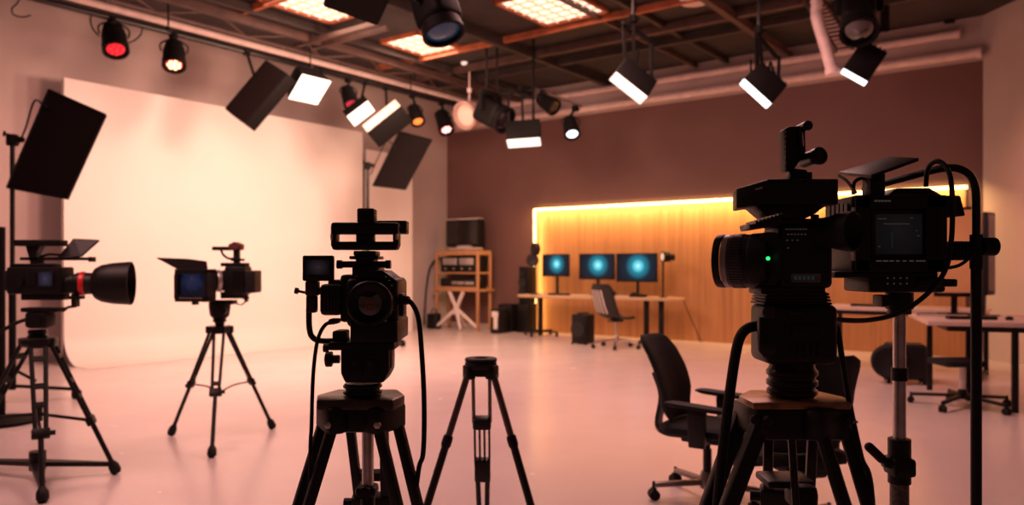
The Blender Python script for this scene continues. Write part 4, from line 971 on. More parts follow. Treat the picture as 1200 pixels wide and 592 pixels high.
def yoke_at(obj, Y, arms, beams):
    m = MB(); o = obj.location
    for x0, y0, x1, y1, w in arms: m.bar(at(x0, y0, Y) - o, at(x1, y1, Y+.1) - o, w, w*.6, UP, .008)
    m.build('yoke', LAMPB, obj)
yoke_at(tl, 10.1, [(732, 72, 731, 24, .05), (763, 92, 764, 46, .05), (731, 26, 764, 50, .07), (745, 84, 748, 60, .03)], [])
tm = panel('panel_lamp', 'tilted panel lamp with a cool white edge on a yoke, above the right foreground camera', 885.5, 109.5, 9.6, (33, 30, .10), (5.5, -6, -.28), .30, LAMPC, 1, at(889, 35, 9.6), None, taper=.1, rod=True)
yoke_at(tm, 9.7, [(887, 84, 887, 36, .055), (912, 102, 913, 66, .04), (888, 42, 911, 68, .06), (880, 84, 880, 70, .03), (898, 88, 903, 72, .03), (903, 72, 912, 100, .03)], [])
panel('panel_lamp', 'dark boxy lamp with a cool white lower edge near the right corner of the ceiling', 1001, 90, 9.2, (29, 16, .10), (3.5, -5, -.28), .38, LAMPC, 1, at(1002, 44, 9.2), None, taper=.02, rod=True)
moving_head('moving_head_lamp', 'big dark moving head lamp hanging at the top edge over the cable ladder', 1006, 16, 8.9, .46, (-.2, -.5, -.8), GLASS, at(1006, -14, 8.9))
# black bracket near it
t = thing('ceiling_bracket', 'black upright bracket with a diagonal brace near the top right corner', 'bracket', at(1037, 4, 10.8))
o = at(1037, 4, 10.8); m = MB(); m.bar(V((0, 0, .25)), at(1037, 37, 10.8) - o, .10, .06); m.build('upright', LAMPB, t)
m = MB(); m.bar(at(1014, 18, 10.8) - o, at(1032, 38, 10.8) - o, .07, .05); m.build('brace', LAMPB, t)
# near lamps cut by the top edge
panel('panel_lamp', 'big dark unlit panel hanging at the top edge left of the moving head', 418, 2, 6.2, (66, 24, .25), (14, -34, -.25), .06, mat('dark_panel_face', (.008, .007, .007), .6, spec=.1), 1, at(425, -36, 6.4), None, cat='studio lamp', body_m=LAMPB, rod=True)
moving_head('moving_head_lamp', 'large black moving head lamp with bluish lens, cut by the top edge', 510, 8, 6.0, .36, (.30, -.30, -.95), LENSBL, at(509, -40, 6.1))

# ================================================================== FLAGS ON STANDS
def flag(label, quad, Y, stand_px, base_py, top_py, stand_label, wire):
    P4 = [at(x, y, Y+d) for x, y, d in quad]; o = at(stand_px, top_py, Y); o.z = 0
    st = thing('light_stand', stand_label, 'light stand', o)
    zt = at(stand_px, top_py, Y).z
    m = MB(); m.cyl((0, 0, .12), (0, 0, zt*.45), .035); m.build('lower_pole', LAMPB, st)
    m = MB(); m.cyl((0, 0, zt*.45), (0, 0, zt), .024); m.build('upper_pole', SATIN, st)
    m = MB(); m.cyl((0, 0, zt*.43), (0, 0, zt*.47), .048); m.lathe([(.012, 0), (.012, .04), (.025, .042), (.025, .055)], (0, 0, zt*.45), (-.7, -.7, 0), 10); m.build('collar', LAMPB, st)
    for i in range(3):
        an = 2*PI*i/3 + .25; d = V((math.cos(an), math.sin(an), 0)); m = MB(); m.bar(d*.03 + UP*.32, d*.22 + UP*.20, .03, .025); m.bar(d*.0 + UP*.16, d*.62 + UP*.10, .045, .03); l = m.build('base_leg', LAMPB, st)
        m = MB(); m.lathe([(.03, 0), (.05, .02), (.05, .08), (.03, .10)], d*.60, (0, 0, 1), 14); m.build('caster', RUB, l)
    m = MB(); m.box((0, 0, zt-.02), (.10, .08, .12), None, .015); m.cyl((-.02, 0, zt), (.12, -.02, zt-.02), .03); m.lathe([(.01, 0), (.01, .06), (.03, .065), (.03, .08)], (0, 0, zt+.03), (-1, -.4, .2), 10); m.build('grip_head', LAMPB, st)
    c = sum(P4, V((0, 0, 0)))/4; f = thing('light_flag', label, 'light flag', c)
    n = (P4[1]-P4[0]).cross(P4[3]-P4[0]).normalized()
    m = MB(); m.prism([p - c for p in P4], n*.03, .004); m.build('cloth', FLAGM, f)
    m = MB()
    for a, b in zip(P4, P4[1:]+P4[:1]): m.tube([a - c, b - c], .014, 6)
    m.build('frame', LAMPB, f)
    m = MB(); m.tube(smooth_path([V(at(x, y, Y+.05)) - c for x, y in wire], 5), .010, 6); m.build('wire_bail', SATIN, f)
    return f
flag('large tilted black flag panel at the far left of the picture', [(57.3, 105.4, .2), (123.7, 134.8, .1), (79, 232.6, -.25), (8.6, 219.5, -.15)], 8.0, 14.5, 472, 162,
     'tall black light stand at the left edge holding the large flag', [(22, 168), (30, 150), (40, 119), (50, 122), (56, 126)])
flag('smaller tilted black flag panel near the right end of the backdrop', [(468.2, 154.3, .25), (506, 163.7, .15), (475, 222, -.25), (437, 217.4, -.15)], 13.3, 431, 409, 193,
     'thin light stand in front of the backdrop end, mostly behind the near camera', [(434, 205), (443, 185), (452, 167), (459, 168), (464, 175)])
# dark strut at the very left edge
o = at(2, 300, 6.9); o.z = 0
t = thing('light_stand', 'dark pole at the very left edge, cut by the picture edge', 'light stand', o)
m = MB(); m.cyl((0, 0, .05), (0, 0, 1.75), .030); m.build('pole', LAMPB, t)
m = MB(); m.lathe([(.30, 0), (.30, .03), (.04, .06)], (0, 0, 0), (0, 0, 1), 28); m.build('base_plate', LAMPB, t)

# loose cables by the first lamp
def loop_cable(label, pts, Y): 
    return cable('lamp_cable', label, [at(x, y, Y) for x, y in pts], .010)
loop_cable('thin cable looping from the rail left of the leftmost can lamp', [(108, 14), (106, 24), (109, 34), (116, 42)], 10.0)
loop_cable('thin cable looping below the rail between the two leftmost can lamps', [(151, 50), (158, 47), (165, 40), (167, 32)], 10.2)
loop_cable('dark cable coil against the wall at the upper left corner', [(24, -4), (20, 4), (14, 10), (16, 17), (26, 20), (36, 18)], 10.4)

# ================================================================== OFFICE CHAIRS
def slab_grid(fn, nu, nv, th_fn=None):
    """closed slab between fn(u, v, -1) and fn(u, v, 1), u and v from 0 to 1"""
    m = MB(); bm = m.bm
    A = [[bm.verts.new(fn(i/nu, j/nv, -1)) for j in range(nv+1)] for i in range(nu+1)]
    B = [[bm.verts.new(fn(i/nu, j/nv, 1)) for j in range(nv+1)] for i in range(nu+1)]
    for i in range(nu):
        for j in range(nv):
            bm.faces.new((A[i][j], A[i+1][j], A[i+1][j+1], A[i][j+1])); bm.faces.new((B[i][j], B[i][j+1], B[i+1][j+1], B[i+1][j]))
    for i in range(nu):
        bm.faces.new((A[i][0], B[i][0], B[i+1][0], A[i+1][0])); bm.faces.new((A[i][nv], A[i+1][nv], B[i+1][nv], B[i][nv]))
    for j in range(nv):
        bm.faces.new((A[0][j], A[0][j+1], B[0][j+1], B[0][j])); bm.faces.new((A[nu][j], B[nu][j], B[nu][j+1], A[nu][j+1]))
    return m
def interp(tab, x):
    for (a, b), (c, d) in zip(tab, tab[1:]):
        if x <= c: return b + (d-b)*(x-a)/(c-a)
    return tab[-1][1]
def five_star(t, r, z_hub, mt, castor_m, hub_r=.035, rot=0.0, arm_w=.05, cz=.06):
    m = MB(); m.lathe([(hub_r*1.3, z_hub-.05), (hub_r*1.5, z_hub-.02), (hub_r*1.3, z_hub+.02), (hub_r, z_hub+.05)], (0, 0, 0), (0, 0, 1), 18)
    for i in range(5):
        an = rot + 2*PI*i/5; d = V((math.cos(an), math.sin(an), 0)); s = V((-d.y, d.x, 0))
        p0 = d*hub_r + UP*z_hub; p1 = d*r + UP*(cz+.045)
        m.prism([p0 + s*arm_w*.55, p1 + s*arm_w*.32, p1 - s*arm_w*.32, p0 - s*arm_w*.55], UP*-.03, .006)
    b = m.build('star_base', mt, t)
    for i in range(5):
        an = rot + 2*PI*i/5; d = V((math.cos(an), math.sin(an), 0)); s = V((-d.y, d.x, 0)); c = d*r
        m = MB()
        for k in (-1, 1): m.cyl(c + UP*.032 + s*k*.008, c + UP*.032 + s*k*.030, .032, None, 16)
        m.box(c + UP*.05, (.03, .05, .05), an, .01); m.cyl(c + UP*.05, c + UP*(cz+.05), .01, None, 8); m.build('caster', castor_m, b)
def office_chair(label, loc, rz):
    t = thing('office_chair', label, 'office chair', loc, rz)          # the sitter looks along +x
    five_star(t, .33, .115, mat('dark_chrome_base', (.22, .18, .17), .35, .7, .1, 20), RUB, rot=.02)
    m = MB(); m.cyl((0, 0, .12), (0, 0, .30), .026); m.cyl((0, 0, .28), (0, 0, .36), .018); m.build('gas_column', SATIN, t)
    m = MB(); m.box((-.02, 0, .365), (.24, .16, .05), None, .012); m.tube([V((.02, .05, .365)), V((.05, .26, .35))], .007, 8); m.build('tilt_mechanism', CHAIRP, t)
    def seat(u, v, s):
        x = -.24 + .50*u; y = -.25 + .50*v; du, dv = abs(2*u-1), abs(2*v-1)
        k = (1 - .30*max(0, (du**4+dv**4-1)))**.5 if du**4+dv**4 > 1 else 1
        z = .435 - .02*(1-du**2)*(1-dv**2) - (.035*max(0, u-.75)/.25)*1.0
        th = .038*(1-.55*max(du, dv)**6)
        return V((x*k+.0, y*k, z + s*th))
    slab_grid(seat, 14, 14).build('seat', FABB, t, 60)
    tab = [(0, -.205), (.15, -.235), (.35, -.235), (.6, -.275), (.8, -.325), (1, -.40)]
    def back(u, v, s):
        z = .47 + .50*u; y0 = 2*v-1; hw = interp([(0, .17), (.2, .215), (.5, .235), (.85, .215), (.96, .19), (1, .15)], u)
        x = interp(tab, u) - .0 + .045*(y0**2) ; th = .030*(1-.6*abs(y0)**6)*(1-.6*abs(2*u-1)**8)
        return V((x - s*th, y0*hw, z))
    slab_grid(back, 18, 12).build('backrest', FABB, t, 60)
    m = MB(); pts = [(.02, 0, .365), (-.15, 0, .365), (-.26, 0, .37), (-.31, 0, .42), (-.285, 0, .60), (-.33, 0, .74)]
    sp = smooth_path(pts, 5)
    for a, b in zip(sp, sp[1:]): m.bar(a, b, .075, .025, V((0, 1, 0)).cross(b-a))
    m.build('spine', CHAIRP, t)
    for k in (-1, 1):
        m = MB(); y = k*.275
        m.prism([V((-.02, y-.018, .36)), V((.075, y-.018, .36)), V((.085, y-.018, .575)), V((-.03, y-.018, .575))], V((0, .036, 0)), .008); m.bar((.02, k*.10, .372), (.02, y, .375), .07, .025)
        a = m.build('armrest', CHAIRP, t)
        def pad(u, v, s):
            x = -.16 + .36*u; w = interp([(0, .030), (.2, .042), (.8, .042), (1, .028)], u); dv = 2*v-1
            return V((x, y + dv*w, .592 + s*.018*(1-.5*abs(dv)**4)*(1-.6*abs(2*u-1)**8) - .022*(u-.5)))
        slab_grid(pad, 10, 6).build('arm_pad', RUB, a, 60)
    return t
g1 = ground(829, 584); 
ch = office_chair('black office chair turned right, in front of the right foreground tripod', (g1.x, g1.y, 0), math.radians(-32))
g2 = ground(921, 566)
c2 = copy_tree(ch, 'second black office chair behind the right foreground tripod, its back to us'); c2.location = ((922-CX)/F*4.05, 4.05, 0); c2.rotation_euler = (0, 0, math.radians(100))

def shell_chair():
    g = ground(722, 408); t = thing('shell_chair', 'black shell chair with pale striped back and steel star base at the far desk', 'chair', g, math.radians(32))
    five_star(t, .40, .17, CHROME, RUB, rot=.2)
    m = MB(); m.cyl((0, 0, .15), (0, 0, .46), .024); m.build('gas_column', CHROME, t)
    prof = [(.0, (-.38, 1.10)), (.2, (-.33, .92)), (.4, (-.27, .72)), (.55, (-.20, .57)), (.66, (-.08, .50)), (.8, (.08, .49)), (1, (.26, .50))]
    xs = [(a, b[0]) for a, b in prof]; zs = [(a, b[1]) for a, b in prof]
    def sh(u, v, s):
        y0 = 2*v-1; hw = interp([(0, .20), (.08, .26), (.4, .29), (.7, .29), (.94, .25), (1, .17)], u)
        return V((interp(xs, u) + .05*y0*y0*(1-u) - s*.020, y0*hw, interp(zs, u) + .04*y0*y0*u + s*.022*u))
    slab_grid(sh, 24, 12).build('shell', CHAIRP, t, 60)
    for i in range(4):
        y0 = .80 - .32*i
        def st(u, v, s):
            uu = .12 + .42*u; p = sh(uu, (y0+1)/2 + (v-.5)*.055, 1); return p + V((-.006 - s*.004, 0, 0))
        slab_grid(st, 8, 1).build('back_slat', WHITEM, t, 60)
    m = MB(); m.box((-.02, 0, .465), (.2, .2, .03), None, .01); m.build('seat_plate', SATIN, t)
shell_chair()

def stool():
    g = ground(1128, 477); t = thing('task_stool', 'black task stool on a star base under the right hand desk', 'stool', g)
    five_star(t, .46, .13, BLACK, RUB, rot=.05, arm_w=.06)
    m = MB(); m.cyl((0, 0, .13), (0, 0, .42), .030); m.build('gas_column', WHITEM, t)
    def seat(u, v, s):
        a, b = 2*u-1, 2*v-1; k = 1/max(1, (a**4+b**4)**.25)
        return V((-.06 + a*.22*k, b*.22*k, .445 + s*.035*(1-.5*max(abs(a), abs(b))**6)))
    slab_grid(seat, 12, 12).build('seat', FABB, t, 60)
stool()

# ================================================================== FAR DESK AND ITS THINGS
def rz_thing(name, label, cat, a, b, z=0, yaw=YAW, group=None): return thing(name, label, cat, room(a, b, z), yaw, group)
def a_of(px, b): return ab(wall_pt(px, 400, b))[0]
B0 = .85; A0 = a_of(607, B0+.3); A1 = a_of(803, B0-.1)
DZ = .83; DL = A1-A0
t = rz_thing('long_desk', 'long oak topped desk on black legs in front of the glowing wood panelling', 'desk', A0, B0)
m = MB(); P = [V((.0, .25, DZ-.045)), V((.08, .36, DZ-.045)), V((DL-.4, .36, DZ-.045)), V((DL-.05, .20, DZ-.045)), V((DL, .0, DZ-.045)), V((DL-.1, -.22, DZ-.045)), V((DL-.5, -.38, DZ-.045)), V((1.5, -.36, DZ-.045)), V((1.0, -.42, DZ-.045)), V((.10, -.42, DZ-.045)), V((0, -.32, DZ-.045))]
m.prism(P, UP*.05, .008); m.build('desk_top', WOODD, t)
def leg_t(x, feet=True):
    m = MB(); m.box((x, -.02, DZ/2-.02), (.09, .06, DZ-.05), None, .006); m.box((x, 0, DZ-.06), (.07, .60, .03)); l = m.build('desk_leg', BLACK, t)
    if feet:
        m = MB(); m.box((x, 0, .09), (.07, .72, .04), None, .01); m.box((x, 0, .09), (.8, .07, .035), None, .01)
        for dx, dy in ((0, .33), (0, -.33), (.38, 0), (-.38, 0)): m.cyl((x+dx, dy, .0), (x+dx, dy, .08), .03, None, 10)
        m.build('foot_bar', BLACK, l)
xl = a_of(634, B0)-A0; leg_t(xl)
for px in (759, 775):
    x = a_of(px, B0)-A0; m = MB(); m.box((x, -.05 if px < 770 else .0, DZ/2-.02), (.085, .07, DZ-.05), None, .006); l = m.build('desk_leg', BLACK, t)
    m = MB(); m.box((x, 0, .03), (.08, .60, .05), None, .01); m.build('foot_bar', BLACK, l)
def monitor(px0, py0, px1, py1, b, label, tilt=0.0, group='teal glowing monitors on the long desk'):
    p = wall_pt((px0+px1)/2, (py0+py1)/2, b); aL = ab(wall_pt(px0, py0, b))[0]; aR = ab(wall_pt(px1, py0, b))[0]
    w = aR-aL; zc = p.z; h = (wall_pt((px0+px1)/2, py0, b).z - wall_pt((px0+px1)/2, py1, b).z)
    t = rz_thing('computer_monitor', label, 'monitor', (aL+aR)/2, b, DZ+.005, YAW, group); z = zc-DZ
    m = MB(); m.box((0, 0, z), (w, .045, h), None, .012); m.box((0, .035, z), (w*.55, .04, h*.55), None, .012); m.build('casing', BLACK, t)
    m = MB(); e = .022; y = -.0235; m.quad((-w/2+e, y, z-h/2+e+.01), (w/2-e, y, z-h/2+e+.01), (w/2-e, y, z+h/2-e), (-w/2+e, y, z+h/2-e)); m.build('screen', TEAL, t)
    m = MB(); m.bar((0, .05, 0.01), (0, .045, z-h*.1), .05, .03); m.box((0, .03, .008), (.26, .18, .016), None, .006); m.build('stand', BLACK, t)
monitor(636, 298, 667.5, 324.5, .80, 'leftmost and smallest of the three teal glowing monitors on the far desk')
monitor(679, 297.5, 720.5, 328, .75, 'middle teal glowing monitor on the far desk, behind the shell chair')
monitor(722.5, 297, 770.5, 331, .72, 'rightmost and largest teal glowing monitor on the far desk')
def on_desk(px, b): return a_of(px, b), b
a, b = on_desk(655, 1.0); t = rz_thing('keyboard', 'grey keyboard on the far desk under the leftmost monitor', 'keyboard', a, b, DZ+.005); m = MB(); m.box((0, 0, .012), (.44, .15, .024), None, .005); m.build('case', GREYB, t)
m = MB()
for r in range(4):
    for i in range(11): m.box((-.195+i*.039, -.05+r*.033, .027), (.032, .027, .008))
m.build('keys', CHAIRP, t)['kind'] = 'stuff'
a, b = on_desk(684, 1.02); t = rz_thing('paper_sheet', 'pale sheet of paper on the far desk left of the shell chair', 'paper', a, b, DZ+.0055); m = MB(); m.box((0, 0, .002), (.42, .28, .004)); m.build('sheet', PAPER, t)
a, b = on_desk(729, .98); t = rz_thing('paper_sheet', 'pale sheet of paper on the far desk below the rightmost monitor', 'paper', a, b, DZ+.0055); m = MB(); m.box((0, 0, .002), (.36, .27, .004)); m.build('sheet', PAPER, t)
a, b = on_desk(748, .96); t = rz_thing('desk_phone', 'small dark console box on the far desk under the rightmost monitor', 'console', a, b, DZ+.005); m = MB(); m.prism([V((-.14, -.09, 0)), V((.14, -.09, 0)), V((.14, .09, 0)), V((-.14, .09, 0))], UP*.05, .008); m.box((-.08, 0, .07), (.06, .17, .03), None, .01); m.build('case', BLACK, t)
m = MB()
for i in range(3):
    for j in range(3): m.box((.0+i*.04, -.05+j*.04, .052), (.025, .02, .008))
m.build('buttons', GREYB, t)
a, b = on_desk(712, .92); t = rz_thing('desk_mug', 'small dark mug on the far desk between the middle and right monitors', 'mug', a+.12, b, DZ+.005); MB().lathe([(.035, 0), (.042, .01), (.042, .10), (.036, .10), (.034, .02)], (0, 0, 0), (0, 0, 1), 18, False).build('cup', GREYB, t)
m = MB(); m.tube(smooth_path([V((.04, 0, .08)), V((.075, 0, .07)), V((.075, 0, .04)), V((.04, 0, .03))], 4), .008, 6); m.build('handle', GREYB, t)
# small lamp on a stem, right end of the desk
a, b = on_desk(777, .80); t = rz_thing('desk_lamp', 'small black lamp on a thin stem at the right end of the far desk', 'lamp', a, b, DZ+.005); zl = wall_pt(776, 304, .80).z-DZ
m = MB(); m.cyl((0, 0, 0), (0, 0, .02), .07); m.build('base', BLACK, t); m = MB(); m.cyl((0, 0, .02), (0, 0, zl), .018, None, 10); m.build('stem', BLACK, t)
m = MB(); m.lathe([(.05, -.16), (.09, -.14), (.10, 0), (.085, .0), (.07, -.05)], (0, -.03, zl+.04), (-.6, -.8, 0), 20, False); m.lathe([(.04, 0), (.06, .02), (.06, .08), (.03, .1)], (.13, 0, zl+.03), (1, 0, 0), 16); hd = m.build('lamp_head', BLACK, t)
m = MB(); m.lathe([(.001, .004), (.07, 0)], (0, -.03, zl+.04), (-.6, -.8, 0), 16, False); m.build('lens', mat('warm_glint', (.6, .5, .4), .2, emit=(1, .7, .45), estr=.5), hd)  # glint on the lens painted as faint emission
# subwoofer box under the desk
g = ground(677, 404); t = thing('subwoofer', 'black subwoofer box on the floor under the far desk left of the shell chair', 'speaker', g, YAW)
m = MB(); m.box((0, .18, .28), (.32, .30, .52), None, .03, 3); m.box((0, .18, .555), (.10, .26, .03), None, .01); m.build('cabinet', BLACK, t); m = MB(); m.lathe([(.14, 0), (.145, .008), (.12, .012), (.05, -.01), (.001, .0)], (0, -.004, .27), (0, -1, 0), 24, False); m.build('driver', GREYB, t)
for dx, dy in ((-.14, .04), (.14, .04), (-.14, .32), (.14, .32)): m = MB(); m.cyl((dx, dy, 0), (dx, dy, .03), .02, None, 10); m.build('foot', RUB, t)
# tower speaker left of the desk
g = room(a_of(612, .52), .52, 0); t = thing('tower_speaker', 'tall black tower speaker beside the left edge of the glowing strip', 'speaker', g, YAW)
m = MB(); H = EYE-.01; m.box((0, .18, H*.72), (.26, .26, H*.56), None, .02); m.box((0, .18, H*.24), (.30, .30, H*.40), None, .02); m.prism([V((-.18, .01, 0)), V((.18, .01, 0)), V((.18, .36, 0)), V((-.18, .36, 0))], UP*.06, .01); m.build('cabinet', BLACK, t)
for z, r in ((H*.9, .05), (H*.76, .10), (H*.60, .10)): m = MB(); m.lathe([(r, 0), (r*1.05, .01), (r*.85, .012), (r*.3, -.01), (.001, .0)], (0, .008, z), (0, -1, 0), 20, False); m.build('driver', GREYB, t)
# stand with two small round heads before the strip
g = room(a_of(627.5, .9), .9, DZ+.0055); t = thing('lamp_stand', 'thin black stand with two small round heads on the left end of the far desk', 'stand', g, YAW); zz = lambda py: EYE + (HZ-py)*g.y/F - g.z
m = MB(); m.cyl((0, 0, .015), (0, 0, zz(287)), .018, None, 10); m.build('pole', BLACK, t)
m = MB(); m.lathe([(.11, 0), (.11, .015), (.03, .025)], (0, 0, 0), (0, 0, 1), 24); m.build('base', BLACK, t)
for py, s in ((292, 1), (305, -1)):
    m = MB(); m.lathe([(.05, -.10), (.12, -.06), (.13, .04), (.10, .06), (.001, .05)], (s*.03, -.05, zz(py)), (-.5*s, -.8, 0), 20, False); m.bar((0, 0, zz(py)), (s*.03, -.05, zz(py)), .03, .03); m.build('round_head', GREYB, t)
# two boxes by the rack
g = room(a_of(590, .62), .62, 0); t = thing('equipment_box', 'black equipment box on the floor between the rack and the tower speaker', 'box', g, YAW); m = MB(); m.box((.0, .2, .30), (.34, .34, .58), None, .02); m.build('case', BLACK, t); m = MB(); m.box((-.0, -.005, .5), (.2, .02, .03), None, .006); m.build('handle', GREYB, t)
g = ground(580, 391); t = thing('drive_box', 'narrow dark box with a white front plate beside the rack', 'box', g, YAW); m = MB(); m.box((0, .16, .25), (.24, .32, .50), None, .012); m.build('case', BLACK, t); m = MB(); m.box((0, -.005, .40), (.17, .014, .12), None, .004); m.box((.02, -.005, .22), (.10, .014, .26), None, .004); m.build('front_plate', PAPER, t)
# bag in the corner and the wall cable
g = ground(505, 385.5); t = thing('equipment_bag', 'small dark bag on the floor in the far corner behind the near camera cable', 'bag', g, YAW)
def bag(u, v, s):
    a, b = 2*u-1, 2*v-1; return V((a*.16, .1 + s*.12*(1-.5*abs(a)**3), .17 + b*.17*(1-.15*abs(a)**4)))
slab_grid(bag, 8, 8).build('body', BLACK, t, 60); m = MB(); m.tube(smooth_path([V((-.08, .1, .33)), V((-.05, .1, .43)), V((.05, .1, .43)), V((.08, .1, .33))], 5), .012, 6); m.build('handle', BLACK, t)
cable('wall_cable', 'dark cable arching down the left wall to the corner bag', [left_pt(521, 303, .08), left_pt(512, 304, .06), left_pt(504, 314, .06), left_pt(500, 335, .06), left_pt(498, 360, .08), left_pt(497, 381, .12)], .02)
cable('floor_cable', 'thin cable hanging from the far desk and sagging to the floor at its right', [wall_pt(800, 349, .3), wall_pt(806, 365, .22), wall_pt(815, 385, .2), wall_pt(822, 403, .2)], .008)

# ================================================================== RACK IN THE CORNER
def rack():
    b0 = .75; a0_ = a_of(512, b0+.0); a1_ = a_of(560, b0+.0); W = a1_-a0_; D = .42
    t = rz_thing('equipment_rack', 'orange pine rack cart in the far corner with white trestle legs under it', 'rack', a0_, b0)
    zz = lambda py: wall_pt(538, py, b0).z
    z0 = zz(339); z1 = zz(295); zm = zz(320); e = .055
    m = MB(); m.box((W/2, D/2, z0-.02), (W+.16, D+.12, .05), None, .006); m.box((W/2, D/2, z1), (W+.04, D+.04, .05), None, .006); m.box((W/2, D/2, zm), (W-.02, D-.02, .03)); m.build('shelves', WOODR, t)
    for x in (0, W):
        for y in (0, D):
            m = MB(); m.box((x, y, z1/2), (e, e, z1), None, .006); m.build('post', WOODR, t)
    m = MB()
    for y in (0, D): m.box((W/2, y, z1-.05), (W, .04, .05)); m.box((W/2, y, z0+.03), (W, .04, .05))
    for x in (0, W): m.box((x, D/2, z1-.05), (.04, D, .05)); m.box((x, D/2, zm), (.04, D, .04))
    m.build('rails', WOODR, t)
    m = MB(); c = V((W*.5, -.02, 0)); zt = z0-.05; zc = zz(362)
    for x in (-.20, .20): m.tube([c + V((x, 0, zt)), c + V((0, 0, zc))], .045, 8)
    m.cyl(c + UP*(zc+.05), c + UP*(zc-.12), .07)
    for x, y in ((-.58, -.12), (.34, -.22), (.0, .34), (.62, .1)): m.tube([c + UP*zc, c + V((x*.9, y, .03))], [.05, .03], 8)
    m.build('trestle_legs', WHITEM, t)
    # gear on the shelves: things of their own
    gm = [('upper shelf', zm+.02, .24), ('lower shelf', z0+.01, .20)]
    R0 = room(a0_, b0, 0)
    g = thing('rack_amplifier', 'silver fronted amplifier on the upper shelf of the pine rack', 'rack unit', R0 + D1*W/2 + D2*D/2 + UP*(zm+.017), YAW)
    h = (z1-zm)*.74; m = MB(); m.box((0, 0, h/2), (W*.86, D*.8, h), None, .01); m.build('chassis', BLACK, g)
    m = MB()
    for x in (-.2, .2): m.box((x*W, -D*.4-.008, h*.68), (W*.34, .02, h*.42), None, .006)
    m.build('front_plate', SILVER, g)
    for i in range(4): m = MB(); m.lathe([(.022, 0), (.02, .03)], ((-.3+.2*i)*W, -D*.4-.005, h*.22), (0, -1, 0), 12); m.build('knob', SILVER, g)
    g = thing('rack_recorder', 'dark deck with small pale buttons on the lower shelf of the pine rack', 'rack unit', R0 + D1*W/2 + D2*D/2 + UP*(z0+.006), YAW)
    h = (zm-z0)*.66; m = MB(); m.box((0, 0, h/2), (W*.88, D*.8, h), None, .01); m.build('chassis', BLACK, g)
    m = MB(); m.box((0, -D*.4-.004, h*.55), (W*.8, .012, h*.5), None, .004); m.build('front_plate', GREYB, g)
    m = MB()
    for x, w in ((-.1, .10), (.05, .16), (.22, .14), (.34, .08)): m.box((x*W, -D*.4-.012, h*.55), (w*W, .014, h*.28), None, .004)
    m.build('front_buttons', SILVER, g)
    # monitor on top
    aL = ab(wall_pt(524, 270, b0-.3))[0]; aR = ab(wall_pt(562, 270, b0-.3))[0]; w = aR-aL; zt = zz(256.5); zb = zz(287)
    p = room((aL+aR)/2, b0-.3, z1+.026); t2 = thing('rack_monitor', 'black boxy monitor with a pale top edge standing on the pine rack', 'monitor', p, YAW); z1_ = z1+.026
    m = MB(); m.box((0, .06, (zt+zb)/2-z1_), (w, .20, zt-zb), None, .015); m.build('casing', BLACK, t2)
    m = MB(); m.box((0, .06, zt-z1_+.012), (w*.96, .2, .025), None, .006); m.build('top_edge', WHITEM, t2)
    m = MB(); m.box((0, -.043, (zt+zb)/2-z1_), (w*.92, .008, (zt-zb)*.9), None, .003); m.build('screen', mat('dark_glass_screen', (.02, .017, .017), .2), t2)
    m = MB(); m.box((0, .06, .045), (w*.9, .24, .05), None, .015); m.box((0, .06, (zb-z1_)/2), (w*.4, .1, zb-z1_-.01)); m.build('stand', WHITEM, t2)
rack()

# ================================================================== DESKS AT THE RIGHT
def work_desk(label, corner, L, W, z, legs, mt, rz):
    t = thing('work_desk', label, 'desk', corner, rz)
    m = MB(); m.box((L/2, W/2, z-.02), (L, W, .045), None, .006); m.build('desk_top', mt, t)
    for x, y in legs: m = MB(); m.box((x, y, (z-.04)/2), (.055, .055, z-.045), None, .004); m.build('desk_leg', BLACK, t)
    m = MB(); xs = sorted({q[0] for q in legs}); ys = sorted({q[1] for q in legs})
    for y in (ys[0], ys[-1]): m.bar((xs[0], y, z-.07), (xs[-1], y, z-.07), .04, .05)
    for x in (xs[0], xs[-1]): m.bar((x, ys[0], z-.07), (x, ys[-1], z-.07), .04, .05)
    m.build('desk_frame', BLACK, t)
    m = MB(); m.bar((xs[-1], ys[0], .05), (xs[-1], ys[-1], .05), .045, .04); m.build('foot_bar', BLACK, t)
    return t
DW = .86
WHT = mat('pale_desk_laminate', (.62, .46, .40), .4, 0, .06, 10)
DY = math.radians(-20.4); E1_ = V((math.cos(DY), math.sin(DY), 0)); E2_ = V((-math.sin(DY), math.cos(DY), 0))
c4 = at(1087, 376.5, .54*F/(376.5-HZ)); c4.z = 0
work_desk('nearer pale topped desk at the right wall behind the bent pole', c4, 1.5, 1.45, DW, [(.75, .06), (.47, .65), (.20, 1.3), (1.42, 1.3), (1.42, .06)], WHT, DY)
c3 = at(961, 357, 10.4); c3.z = 0
work_desk('farther pale topped desk behind the studio camera on the right', c3, 1.9, .85, DW, [(.06, .06), (.06, .79), (1.84, .06), (1.84, .79)], WHT, YAW)
def d4(u, v, z=0): return c4 + E1_*u + E2_*v + UP*(DW+.003+z)
def d3(u, v, z=0): return c3 + D1*u + D2*v + UP*(DW+.003+z)
